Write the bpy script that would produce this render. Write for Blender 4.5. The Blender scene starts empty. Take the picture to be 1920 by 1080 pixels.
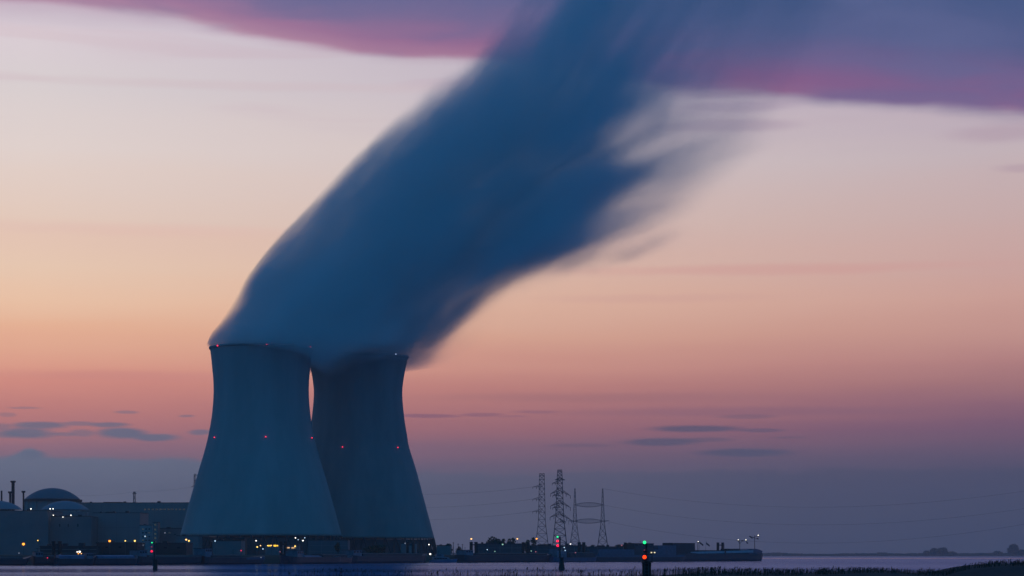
import bpy, math, random
from math import sin, cos, pi, radians, atan, sqrt
from mathutils import Vector, Matrix, noise as mnoise
random.seed(7)
S = bpy.context.scene
C = S.collection

# ------------------------------------------------------------------ camera
EYE = 5.0            # metres above the water
F = 4000.0           # focal length in pixels of a 1920 wide picture
HZ = 1041.0          # row of the horizon
cam_d = bpy.data.cameras.new("camera")
cam = bpy.data.objects.new("camera", cam_d); C.objects.link(cam)
cam.location = (0, 0, EYE); cam.rotation_euler = (radians(90), 0, 0)
cam_d.sensor_width = 36; cam_d.lens = 36 * F / 1920
cam_d.shift_y = (HZ - 540) / 1920
cam_d.clip_start = 1; cam_d.clip_end = 90000
S.camera = cam
S.view_settings.view_transform = 'Standard'; S.view_settings.look = 'None'
S.view_settings.exposure = 0; S.view_settings.gamma = 1
S.cycles.use_denoising = True
S.cycles.volume_bounces = 5
S.cycles.max_bounces = 8
S.cycles.sample_clamp_indirect = 3
S.cycles.volume_step_rate = 1.0
S.cycles.volume_max_steps = 256

def P(px, py, D):
    return Vector(((px - 960) / F * D, D, EYE - (py - HZ) / F * D))
def X(px, D): return (px - 960) / F * D
def Z(py, D): return EYE - (py - HZ) / F * D

def lin(c):
    return tuple(((v/255)/12.92 if v/255 <= .04045 else ((v/255+.055)/1.055)**2.4) for v in c) + (1.0,)

# ------------------------------------------------------------------ node helpers
class NT:
    def __init__(s, tree): s.t = tree; s.n = tree.nodes; s.l = tree.links
    def new(s, kind, **kw):
        n = s.n.new(kind)
        for k, v in kw.items(): setattr(n, k, v)
        return n
    def put(s, sock, v):
        if v is None: return
        if isinstance(v, bpy.types.NodeSocket): s.l.new(v, sock)
        else: sock.default_value = v
    def m(s, op, a, b=None, c=None, clamp=False):
        n = s.new('ShaderNodeMath', operation=op, use_clamp=clamp)
        s.put(n.inputs[0], a)
        if b is not None: s.put(n.inputs[1], b)
        if c is not None: s.put(n.inputs[2], c)
        return n.outputs[0]
    def mr(s, v, a, b, c=0.0, d=1.0, smooth=False):
        n = s.new('ShaderNodeMapRange', interpolation_type='SMOOTHSTEP' if smooth else 'LINEAR', clamp=True)
        s.put(n.inputs[0], v); s.put(n.inputs[1], a); s.put(n.inputs[2], b); s.put(n.inputs[3], c); s.put(n.inputs[4], d)
        return n.outputs[0]
    def mix(s, f, a, b):
        n = s.new('ShaderNodeMix', data_type='RGBA')
        s.put(n.inputs[0], f); s.put(n.inputs[6], a); s.put(n.inputs[7], b)
        return n.outputs[2]
    def ramp(s, f, stops, mode='LINEAR'):
        n = s.new('ShaderNodeValToRGB'); r = n.color_ramp; r.interpolation = mode
        stops = sorted(stops)
        while len(r.elements) < len(stops): r.elements.new(1.0)
        for e, (p, c) in zip(r.elements, stops): e.position = p; e.color = c
        s.put(n.inputs[0], f); return n.outputs[0]
    def fcurve(s, f, pts, x0, x1, y0, y1):
        """function through pts (x,y); f is the x value"""
        n = s.new('ShaderNodeFloatCurve'); c = n.mapping.curves[0]
        pts = sorted(((x - x0) / (x1 - x0), (y - y0) / (y1 - y0)) for x, y in pts)
        while len(c.points) < len(pts): c.points.new(0.5, 0.5)
        for p, q in zip(c.points, pts): p.location = q; p.handle_type = 'AUTO_CLAMPED'
        n.mapping.update()
        s.put(n.inputs[1], s.mr(f, x0, x1))
        return s.m('MULTIPLY_ADD', n.outputs[0], y1 - y0, y0)
    def noise(s, vec, scale, detail=2.0, rough=.5, dist=0.0):
        n = s.new('ShaderNodeTexNoise'); s.put(n.inputs['Vector'], vec)
        n.inputs['Scale'].default_value = scale; n.inputs['Detail'].default_value = detail
        n.inputs['Roughness'].default_value = rough; n.inputs['Distortion'].default_value = dist
        return n.outputs[0]
    def comb(s, x, y, z=0.0):
        n = s.new('ShaderNodeCombineXYZ'); s.put(n.inputs[0], x); s.put(n.inputs[1], y); s.put(n.inputs[2], z)
        return n.outputs[0]
    def sep(s, v):
        n = s.new('ShaderNodeSeparateXYZ'); s.l.new(v, n.inputs[0]); return n.outputs

# ------------------------------------------------------------------ world: the dusk sky
W = bpy.data.worlds.new("World"); S.world = W; W.use_nodes = True
W.node_tree.nodes.clear(); w = NT(W.node_tree)
tc = w.new('ShaderNodeTexCoord'); dx, dy, dz = w.sep(tc.outputs['Generated'])
K = 4000.0
az = w.m('ARCTAN2', dx, dy)
el = w.m('ARCTAN2', dz, w.m('SQRT', w.m('ADD', w.m('MULTIPLY', dx, dx), w.m('MULTIPLY', dy, dy))))
U = w.m('MULTIPLY', az, K); V = w.m('MULTIPLY', el, K)
def dirU(px): return atan((px - 960) / F) * K
def dirV(px, py): return atan((HZ - py) / F * cos(atan((px - 960) / F))) * K
VM = 1200.0
SIG = 7.0e-5        # haze density, per metre
def sc(c, V_, side=.5):
    """colour of the sky beyond the haze, for the colour it has when seen through it"""
    c = lin(c); d = min(20500, 635 / math.tan(max(V_, 1) / K)); T = math.exp(-SIG * d)
    H = [a_ + (b_ - a_) * side for a_, b_ in zip((.090,.102,.185), (.066,.088,.165))]
    return tuple(max(.25 * v, (v - h_ * (1 - T)) / T) for v, h_ in zip(c, H)) + (1.0,)
left = [(1041,(97,98,126)),(1000,(99,101,129)),(960,(101,104,130)),(900,(106,106,132)),(870,(118,106,130)),(840,(140,110,130)),
        (800,(170,118,127)),(760,(188,127,128)),(720,(205,139,132)),(680,(218,156,140)),(620,(228,177,151)),(560,(233,193,167)),
        (500,(230,199,178)),(440,(228,197,181)),(400,(227,202,189)),(280,(224,209,205)),(150,(217,207,209)),(60,(218,205,213)),(-80,(150,130,165))]
right = [(1041,(66,79,107)),(1000,(69,80,108)),(960,(73,82,109)),(900,(81,84,111)),(870,(88,86,112)),(840,(100,89,114)),
        (800,(120,93,116)),(760,(138,102,119)),(720,(158,115,122)),(680,(176,129,130)),(620,(192,146,140)),(560,(201,158,150)),
        (500,(201,163,158)),(400,(198,171,170)),(280,(194,178,184)),(150,(180,165,185)),(60,(150,140,170)),(-80,(90,95,145))]
vf = w.m('DIVIDE', V, VM)
# faint long streaks that shift the gradient up and down a little
sv = w.comb(w.m('MULTIPLY', U, .0009), w.m('MULTIPLY', V, .011))
streak = w.m('SUBTRACT', w.noise(sv, 1.0, 4, .55, .3), .5)
vf2 = w.m('ADD', vf, w.m('MULTIPLY', streak, .055))
cl = w.ramp(vf2, [(max(0, dirV(100, y)) / VM, sc(c, dirV(100, y), 0)) for y, c in left])
cr = w.ramp(vf2, [(max(0, dirV(1850, y)) / VM, sc(c, dirV(1850, y), 1)) for y, c in right])
lr = w.mr(U, dirU(60), dirU(1880))
sky = w.mix(lr, cl, cr)
# faint pinkish wisps high on the left
wisp = w.m('MULTIPLY', w.mr(w.noise(w.comb(w.m('MULTIPLY', U, .0016), w.m('MULTIPLY', V, .02)), 1.0, 3, .5, .4), .52, .68, 0, .35, True),
           w.mr(V, 760, 850, 0, 1, True))
sky = w.mix(wisp, sky, w.mix(lr, sc((208,185,193), 850), sc((170,140,165), 850)))

def blob(px, py, rx, ry, amt, col, soft=.75, warp=10.0):
    """a long soft cloud at a direction of the sky"""
    global sky
    nU = w.m('MULTIPLY', w.m('SUBTRACT', wn1, .5), warp * 5); nV = w.m('MULTIPLY', w.m('SUBTRACT', wn2, .5), warp)
    a = w.m('DIVIDE', w.m('ADD', w.m('SUBTRACT', U, dirU(px)), nU), rx)
    b = w.m('DIVIDE', w.m('ADD', w.m('SUBTRACT', V, dirV(px, py)), nV), ry)
    r = w.m('SQRT', w.m('ADD', w.m('MULTIPLY', a, a), w.m('MULTIPLY', b, b)))
    sky = w.mix(w.mr(r, 1.0 - soft * .5, 1.0 + soft * .5, amt, 0, True), sky, sc(col, dirV(px, py)))
wn1 = w.noise(w.comb(w.m('MULTIPLY', U, .012), w.m('MULTIPLY', V, .05)), 1.0, 4, .6)
wn2 = w.noise(w.comb(w.m('MULTIPLY', U, .010), w.m('MULTIPLY', V, .03), 7.3), 1.0, 4, .6)

# low cloud bank above the horizon
bank_edge = w.fcurve(U, [(dirU(px), dirV(px, py)) for px, py in
    [(-300,862),(0,856),(30,852),(58,842),(75,850),(110,855),(150,858),(230,857),(330,856),(400,868),(560,875),(760,884),(900,886),(1100,884),(1300,882),(1500,880),(1700,878),(1920,874),(2300,870)]],
    dirU(-300), dirU(2300), 0, 400)
be = w.m('SUBTRACT', w.m('ADD', bank_edge, w.m('MULTIPLY', w.m('SUBTRACT', wn2, .5), 28)), V)
bankc = w.mix(w.mr(U, dirU(200), dirU(1500)), sc((99,105,131), 130, 0), sc((75,83,110), 130, 1))
bankf = w.m('MULTIPLY', w.mr(be, -4, 8, 0, 1, True), w.mr(U, dirU(300), dirU(1000), 1, .55))
sky = w.mix(bankf, sky, bankc)
GL, GR = (98,106,132), (82,88,116)
for b in [(75,798,48,6,.8),(150,795,28,4,.55),(205,797,32,4.5,.75),(50,812,48,9,.85),(120,814,22,3.5,.5),(155,812,22,6,.5),(230,812,42,9,.9),(290,820,38,6.5,.85),
          (378,811,24,5,.7),(240,773,20,3,.5),(350,780,14,2.5,.5),(45,765,30,2.2,.4),(12,778,16,4,.35),(0,800,20,6,.5),(8,815,30,6,.5),(60,852,22,9,.75)]:
    blob(*b, GL, .9, 7)
for b in [(800,779,60,3.5,.6),(905,777,36,3.5,.5),(1005,772,40,3,.35),(960,781,30,2,.3)]: blob(*b, (120,92,120), .9, 6)
for b in [(1305,804,80,6,.75),(1425,807,42,3.5,.5),(1240,829,66,7,.7),(1320,825,50,4,.4),(1398,849,82,7.5,.75),(1090,836,60,3.5,.3),(1400,781,50,4,.3),(1480,820,30,2,.3)]:
    blob(*b, GR, .9, 5)
for b in [(1380,772,300,8,.25),(1700,800,300,14,.2)]: blob(*b, (112,92,120), 1.2, 8)

blob(1450, 505, 330, 9, .4, (204,150,148), 1.4, 12)
blob(1230, 560, 200, 7, .25, (196,150,150), 1.4, 12)
blob(250, 430, 280, 10, .35, (222,184,176), 1.4, 12)
blob(260, 705, 200, 8, .35, (194,130,132), 1.4, 10)
blob(1150, 745, 300, 8, .4, (150,108,120), 1.4, 10)
blob(500, 162, 420, 8, .4, (206,186,192), 1.4, 10)
# the great violet cloud sheet across the top
edge = w.fcurve(U, [(dirU(px), dirV(px, py)) for px, py in
    [(-400,-60),(-100,0),(0,10),(100,14),(200,24),(300,40),(400,60),(500,78),(600,95),(700,112),(800,117),(900,118),(1000,128),(1150,150),(1300,172),(1400,181),(1500,190),(1600,199),(1700,208),(1800,214),(1920,221),(2300,240)]],
    dirU(-400), dirU(2300), 700, 1200)
wob = w.m('MULTIPLY', w.m('SUBTRACT', w.noise(w.comb(w.m('MULTIPLY', U, .004), w.m('MULTIPLY', V, .012)), 1.0, 5, .55, .3), .5), 26)
e = w.m('ADD', w.m('SUBTRACT', V, edge), wob)
sl = w.ramp(w.m('DIVIDE', e, 400), [(0,sc((196,172,190), 930)),(.03,sc((176,136,162), 930)),(.09,sc((160,120,154), 930)),(.19,sc((132,114,152), 930)),(.32,sc((112,110,152), 930)),(.6,sc((104,108,152), 930)),(1,sc((70,85,135), 930))])
sr = w.ramp(w.m('DIVIDE', e, 400), [(0,sc((165,140,160), 930)),(.03,sc((150,100,138), 930)),(.09,sc((136,92,136), 930)),(.19,sc((112,96,140), 930)),(.32,sc((86,94,138), 930)),(.6,sc((76,94,138), 930)),(1,sc((60,82,130), 930))])
sheet = w.mix(w.mr(U, dirU(300), dirU(1350)), sl, sr)
shade = w.noise(w.comb(w.m('MULTIPLY', U, .0022), w.m('MULTIPLY', V, .009), 3.1), 1.0, 4, .5, .4)
sheet = w.mix(w.mr(shade, .42, .66, 0, .6, True), sheet, lin((98,106,152)))
sheet = w.mix(w.m('MULTIPLY', w.mr(shade, .5, .34, 0, .65, True), w.mr(e, 60, 140)), sheet, lin((68,88,134)))
sky = w.mix(w.mr(w.m('ADD', e, w.m('MULTIPLY', streak, 60)), -16, 18, 0, .98, True), sky, sheet)
for b in [(1385,200,95,9,.3),(1370,235,110,12,.3),(1330,170,90,14,.3)]: blob(*b, (146,124,154), 1.0, 12)
for b in [(1880,250,90,14,.35),(1915,315,40,7,.35)]: blob(*b, (166,140,160), 1.2, 8)
blob(1350,213,80,7,.25,(182,165,180),1.0,10)
# overhead and behind the camera the deep blue of nightfall
BLUE = (0.005, 0.122, 0.315, 1)
sky = w.mix(w.mr(V, 1100, 2600, 0, 1, True), sky, (0.022, 0.09, 0.26, 1))
sky = w.mix(w.mr(w.m('ABSOLUTE', az), radians(22), radians(75), 0, 1, True), sky, BLUE)
sky = w.mix(w.mr(V, -10, -200, 0, 1, True), sky, (0.006, 0.02, 0.06, 1))
bg = w.new('ShaderNodeBackground'); w.l.new(sky, bg.inputs[0]); bg.inputs[1].default_value = 1.0
w.l.new(bg.outputs[0], w.new('ShaderNodeOutputWorld').inputs[0])
W.cycles.sampling_method = 'MANUAL'; W.cycles.sample_map_resolution = 1024

# ------------------------------------------------------------------ materials
MATS = {}
def mat(name, col, rough=.8, var=.25, scale=.4, metal=0.0, stretch=(1,1,1), bump=0.0):
    if name in MATS: return MATS[name]
    m_ = bpy.data.materials.new(name); m_.use_nodes = True; n = NT(m_.node_tree); n.n.clear()
    b = n.new('ShaderNodeBsdfPrincipled'); o = n.new('ShaderNodeOutputMaterial'); n.l.new(b.outputs[0], o.inputs[0])
    t = n.new('ShaderNodeTexCoord'); mp = n.new('ShaderNodeMapping'); mp.inputs['Scale'].default_value = stretch
    n.l.new(t.outputs['Object'], mp.inputs[0])
    nz = n.noise(mp.outputs[0], scale, 5, .6)
    c0 = tuple(v * (1 - var) for v in col) + (1,); c1 = tuple(min(1, v * (1 + var)) for v in col) + (1,)
    n.l.new(n.mix(n.mr(nz, .3, .7), c0, c1), b.inputs['Base Color'])
    b.inputs['Roughness'].default_value = rough; b.inputs['Metallic'].default_value = metal
    if bump:
        bp = n.new('ShaderNodeBump'); bp.inputs['Distance'].default_value = bump; n.l.new(nz, bp.inputs['Height']); n.l.new(bp.outputs[0], b.inputs['Normal'])
    MATS[name] = m_; return m_
def emat(name, col, strength, sample=False):
    if name in MATS: return MATS[name]
    m_ = bpy.data.materials.new(name); m_.use_nodes = True; n = NT(m_.node_tree); n.n.clear()
    e_ = n.new('ShaderNodeEmission'); e_.inputs[0].default_value = lin(col); e_.inputs[1].default_value = strength
    n.l.new(e_.outputs[0], n.new('ShaderNodeOutputMaterial').inputs[0])
    m_.cycles.emission_sampling = 'AUTO' if sample else 'NONE'
    MATS[name] = m_; return m_

concrete = mat('concrete', (.37,.37,.365), .9, .12, .02, stretch=(3,3,.4))
concrete2 = mat('weathered concrete', (.31,.315,.315), .9, .15, .02, stretch=(3,3,.4))
pale = mat('pale cladding', (.27,.28,.29), .7, .08, .05)
domec = mat('dome coating', (.15,.23,.27), .6, .08, .05)
domed = mat('dark dome coating', (.11,.15,.18), .7, .08, .05)
clad = mat('grey cladding', (.20,.21,.22), .8, .12, .06)
dark = mat('dark sheet metal', (.05,.052,.055), .75, .25, .1)
darker = mat('soot black steel', (.025,.027,.03), .7, .3, .2)
steel = mat('galvanised steel', (.10,.11,.12), .6, .2, .4, .2)
hullm = mat('black hull paint', (.022,.026,.034), .5, .35, .3, stretch=(.3,.3,2))
hullb = mat('blue hull paint', (.03,.075,.13), .5, .25, .3)
bluec = mat('blue hatch cover', (.06,.16,.26), .5, .2, .2)
whitec = mat('white deck paint', (.34,.38,.40), .5, .15, .3)
grass_m = mat('reed stalks', (.035,.04,.028), .9, .4, 1.0)
mud = mat('marsh soil', (.02,.019,.017), .9, .3, .5, bump=.1)
soil = mat('grassed dyke', (.035,.042,.03), .95, .3, .05)
leaf = mat('leaves', (.045,.07,.035), .8, .4, .3)
bark = mat('bark', (.06,.05,.04), .9, .3, .5)
farleaf = mat('far leaves', (.05,.075,.045), .8, .3, .05)
glass = mat('dark glass', (.02,.025,.03), .15, .2, 1.0)
rust = mat('rusty steel', (.09,.055,.04), .8, .4, .3)
timber = mat('tarred timber', (.03,.026,.022), .85, .4, 1.5, stretch=(1,1,.2))

# ------------------------------------------------------------------ mesh helpers
class MB:
    def __init__(s): s.v = []; s.f = []
    def box(s, x0, x1, y0, y1, z0, z1):
        b = len(s.v)
        s.v += [(x0,y0,z0),(x1,y0,z0),(x1,y1,z0),(x0,y1,z0),(x0,y0,z1),(x1,y0,z1),(x1,y1,z1),(x0,y1,z1)]
        s.f += [tuple(b+i for i in q) for q in ((0,3,2,1),(4,5,6,7),(0,1,5,4),(1,2,6,5),(2,3,7,6),(3,0,4,7))]; return s
    def beam(s, a, b, r, n=4, r2=None):
        a = Vector(a); b = Vector(b); d = (b - a)
        if d.length < 1e-6: return s
        d.normalize(); up = Vector((0,0,1)) if abs(d.z) < .9 else Vector((1,0,0))
        p = d.cross(up).normalized(); q = d.cross(p); r2 = r if r2 is None else r2
        k = len(s.v)
        for c, rr in ((a, r), (b, r2)):
            for i in range(n):
                t = 2*pi*(i+.5)/n; s.v.append(tuple(c + (p*cos(t) + q*sin(t)) * rr))
        for i in range(n): j = (i+1) % n; s.f.append((k+i, k+j, k+n+j, k+n+i))
        s.f.append(tuple(k+i for i in reversed(range(n)))); s.f.append(tuple(k+n+i for i in range(n))); return s
    def lathe(s, prof, cx=0, cy=0, n=48, closed=False):
        k = len(s.v)
        for r, z in prof:
            for i in range(n):
                t = 2*pi*i/n; s.v.append((cx + r*cos(t), cy + r*sin(t), z))
        m = len(prof)
        for a in range(m if closed else m-1):
            b = (a+1) % m
            for i in range(n):
                j = (i+1) % n; s.f.append((k+a*n+i, k+a*n+j, k+b*n+j, k+b*n+i))
        return s
    def sphere(s, c, r, n=10, sx=1, sy=1, sz=1):
        k = len(s.v); rings = n//2
        s.v.append((c[0], c[1], c[2]-r*sz))
        for a in range(1, rings):
            ph = -pi/2 + pi*a/rings
            for i in range(n):
                t = 2*pi*i/n; s.v.append((c[0]+r*sx*cos(ph)*cos(t), c[1]+r*sy*cos(ph)*sin(t), c[2]+r*sz*sin(ph)))
        s.v.append((c[0], c[1], c[2]+r*sz)); top = len(s.v)-1
        for i in range(n):
            j = (i+1) % n; s.f.append((k, k+1+j, k+1+i)); s.f.append((top, top-n+i, top-n+j))
        for a in range(rings-2):
            for i in range(n):
                j = (i+1) % n; o = k+1+a*n; s.f.append((o+i, o+j, o+n+j, o+n+i))
        return s
    def loft(s, secs, cap=True):
        k = len(s.v); n = len(secs[0])
        for q in secs: s.v += [tuple(p) for p in q]
        for a in range(len(secs)-1):
            for i in range(n):
                j = (i+1) % n; s.f.append((k+a*n+i, k+a*n+j, k+(a+1)*n+j, k+(a+1)*n+i))
        if cap:
            s.f.append(tuple(k+i for i in reversed(range(n)))); e0 = k+(len(secs)-1)*n; s.f.append(tuple(e0+i for i in range(n)))
        return s
    def tri(s, a, b, c):
        k = len(s.v); s.v += [tuple(a), tuple(b), tuple(c)]; s.f.append((k, k+1, k+2)); return s
    def build(s, name, m_, parent=None, smooth=False, loc=None):
        me = bpy.data.meshes.new(name)
        off = Vector(loc) if loc is not None else Vector((0,0,0))
        me.from_pydata([tuple(Vector(p) - off) for p in s.v], [], s.f); me.validate(); me.update()
        if smooth:
            for p in me.polygons: p.use_smooth = True
        me.materials.append(m_)
        o = bpy.data.objects.new(name, me); C.objects.link(o)
        if loc is not None: o.location = off
        if parent: o.parent = parent
        return o

def tag(o, label=None, cat=None, group=None, kind=None):
    if label: o['label'] = label
    if cat: o['category'] = cat
    if group: o['group'] = group
    if kind: o['kind'] = kind
    return o
def thing(name, label, cat, loc=(0,0,0), group=None, rz=0):
    o = bpy.data.objects.new(name, None); C.objects.link(o); o.location = loc; o.rotation_euler.z = rz
    o.empty_display_size = 1
    return tag(o, label, cat, group)
def copy_tree(o, parent=None):
    c = o.copy(); C.objects.link(c); c.parent = parent
    for ch in o.children: copy_tree(ch, c)
    return c
def struct(mb, name, m_, label=None, smooth=False):
    o = mb.build(name, m_, smooth=smooth); o['kind'] = 'structure'
    if label: o['label'] = label
    return o
def smooth_curve(pts, n):
    """Catmull-Rom through (y, v) pairs, n samples per span"""
    out = []
    for i in range(len(pts)-1):
        p0 = pts[max(0,i-1)]; p1 = pts[i]; p2 = pts[i+1]; p3 = pts[min(len(pts)-1,i+2)]
        for k in range(n):
            t = k/n
            out.append(tuple(.5*((2*p1[j])+(-p0[j]+p2[j])*t+(2*p0[j]-5*p1[j]+4*p2[j]-p3[j])*t*t+(-p0[j]+3*p1[j]-3*p2[j]+p3[j])*t**3) for j in (0,1)))
    out.append(tuple(pts[-1])); return out
def interp(x, pts):
    if x <= pts[0][0]: return pts[0][1]
    for (a, u), (b, v) in zip(pts, pts[1:]):
        if x <= b: return u + (v-u)*(x-a)/(b-a)
    return pts[-1][1]

# ------------------------------------------------------------------ setting: ground, water, land
g = MB(); g.box(-20000, 20000, -2000, 20000, -8, -4); struct(g, 'ground', mud)
wm = bpy.data.materials.new('river water'); wm.use_nodes = True; n = NT(wm.node_tree); n.n.clear()
gm = n.new('ShaderNodeNewGeometry'); px_, py_, pz_ = n.sep(gm.outputs['Position'])
band = n.noise(n.comb(n.m('MULTIPLY', px_, .0012), n.m('MULTIPLY', py_, .008)), 1.0, 4, .6, .5)
rip = n.noise(n.comb(n.m('MULTIPLY', px_, .04), n.m('MULTIPLY', py_, .02)), 1.0, 5, .6)
b = n.new('ShaderNodeBsdfGlossy'); b.inputs['Color'].default_value = (.38,.57,.93,1)
n.l.new(n.mr(band, .35, .65, .10, .20), b.inputs['Roughness'])
bp = n.new('ShaderNodeBump'); bp.inputs['Strength'].default_value = .12; bp.inputs['Distance'].default_value = .25
n.l.new(rip, bp.inputs['Height']); n.l.new(bp.outputs[0], b.inputs['Normal'])
df = n.new('ShaderNodeBsdfDiffuse'); df.inputs[0].default_value = (.03,.09,.16,1)
ms = n.new('ShaderNodeMixShader'); ms.inputs[0].default_value = .78; n.l.new(df.outputs[0], ms.inputs[1]); n.l.new(b.outputs[0], ms.inputs[2])
n.l.new(ms.outputs[0], n.new('ShaderNodeOutputMaterial').inputs[0])
g = MB(); k = 19900
g.v = [(-k,-1900,0),(k,-1900,0),(k,k,0),(-k,k,0)]; g.f = [(0,1,2,3)]
struct(g, 'water', wm, 'smooth blue grey river reflecting the dusk sky')

SHORE = [(-900,900),(0,1053),(200,1075),(400,1140),(560,1215),(700,1333),(860,1440),(960,1500),(1100,1590),(1300,1710),(1440,1818)]
def shoreD(px): return interp(px, SHORE)
# the land: dyke foot, crest, and the plain behind
def land_mesh():
    m_ = MB(); cols = []
    for px in range(-880, 1421, 20):
        D = shoreD(px) + 14
        back = 3600
        x = X(px, D); row = []
        for off, z in ((0,-4),(3,.4),(16,4.6),(22,5.2),(30,5.2),(44,3.6),(90,3.5)):
            row.append((x*(D+off)/D, D+off, z))
        xb = x*(back)/D if px < 900 else x + (X(px,D)-X(900,shoreD(900)+14))*.25 + (X(900,back)-X(900,shoreD(900)+14))
        xb = min(xb, X(1290, back)); row.append((xb, back, 3.4)); row.append((xb, back+20, -4))
        cols.append(row)
    nn = len(cols[0]); m_.v = [p for r in cols for p in r]
    for a in range(len(cols)-1):
        for i in range(nn-1): m_.f.append((a*nn+i, (a+1)*nn+i, (a+1)*nn+i+1, a*nn+i+1))
    e0 = (len(cols)-1)*nn; m_.f.append(tuple(e0+i for i in range(nn)))
    return m_
struct(land_mesh(), 'terrain', soil, 'low grassed land with a river dyke in front of the power station')
# far shore across the estuary
g = MB(); secs = []
for i in range(61):
    x = -5600 + i*190; y = 9200 + 260*mnoise.noise((i*.31,0,0)); 
    secs.append([(x,y,-4),(x,y+40,1.2),(x,y+90,3.2),(x,y+900,3.0),(x,y+930,-4)])
g.loft(secs); struct(g, 'land', soil, 'flat far shore across the estuary')
# added glossy strip, tilted to imitate a bright light reflection on the open water
g = MB(); secs = []
for i in range(30):
    t = i/29; x = X(1360, 3300) + t*900; h = .55
    secs.append([(x,3270,-.5),(x,3280,.02),(x,3300,h),(x,3320,h+.05),(x,3330,-.5)])
g.loft(secs); struct(g, 'glint_strip', mat('glint gloss', (.34,.32,.30), .12, .1, .1, .6), 'thin glossy strip imitating a pale light reflection on the open river')

# ------------------------------------------------------------------ foliage
def tree(px, ytop, wpx, D, label, name='tree', group=None, base=3.3, m_=leaf, seed=1, squash=1.0, nleaf=900, leafsz=.5):
    R = random.Random(seed); s = D/F; zt = Z(ytop, D); H = zt - base; r = wpx*s/2
    root = thing(name, label, 'tree', (X(px,D), D, base), group)
    t = MB(); t.beam((0,0,-.3),(0,0,H*.45), max(.18,H*.035), 7, max(.1,H*.02))
    lobes = []
    for i in range(7):
        a = R.random()*2*pi; rr = r*(.2+.42*R.random()); zz = H*(.42+.4*R.random())
        c = Vector((rr*cos(a), rr*sin(a), zz)); lobes.append((c, r*(.38+.18*R.random())))
        t.beam((0,0,H*(.2+.2*R.random())), c, max(.07,H*.012), 5, .05)
    lobes.append((Vector((0,0,H-r*.42*squash)), r*.42)); lobes.append((Vector((0,0,H*.6)), r*.6))
    t.build('trunk', bark, root)
    cr_ = MB()
    for i in range(nleaf):
        c, q = R.choice(lobes)
        while True:
            v = Vector((R.uniform(-1,1),R.uniform(-1,1),R.uniform(-1,1)))
            if .05 < v.length < 1: break
        v = v.normalized() * (v.length**.45)
        p = c + Vector((v.x*q, v.y*q, v.z*q*min(1,H/(2.2*r))*squash))
        if p.z > H: p.z = H - R.random()*.6
        if p.z < .4: p.z = .4 + R.random()
        sz = leafsz*(.6+.9*R.random())
        a = Vector((R.gauss(0,1),R.gauss(0,1),R.gauss(0,1))).normalized()*sz; b_ = Vector((R.gauss(0,1),R.gauss(0,1),R.gauss(0,1))).normalized()*sz
        k = len(cr_.v); cr_.v += [tuple(p-a*.5-b_*.3),tuple(p+a*.5-b_*.3),tuple(p+b_*.6+a*.2),tuple(p+b_*.6-a*.4)]; cr_.f.append((k,k+1,k+2,k+3))
    cr_.build('crown', m_, root)
    return root

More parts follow.
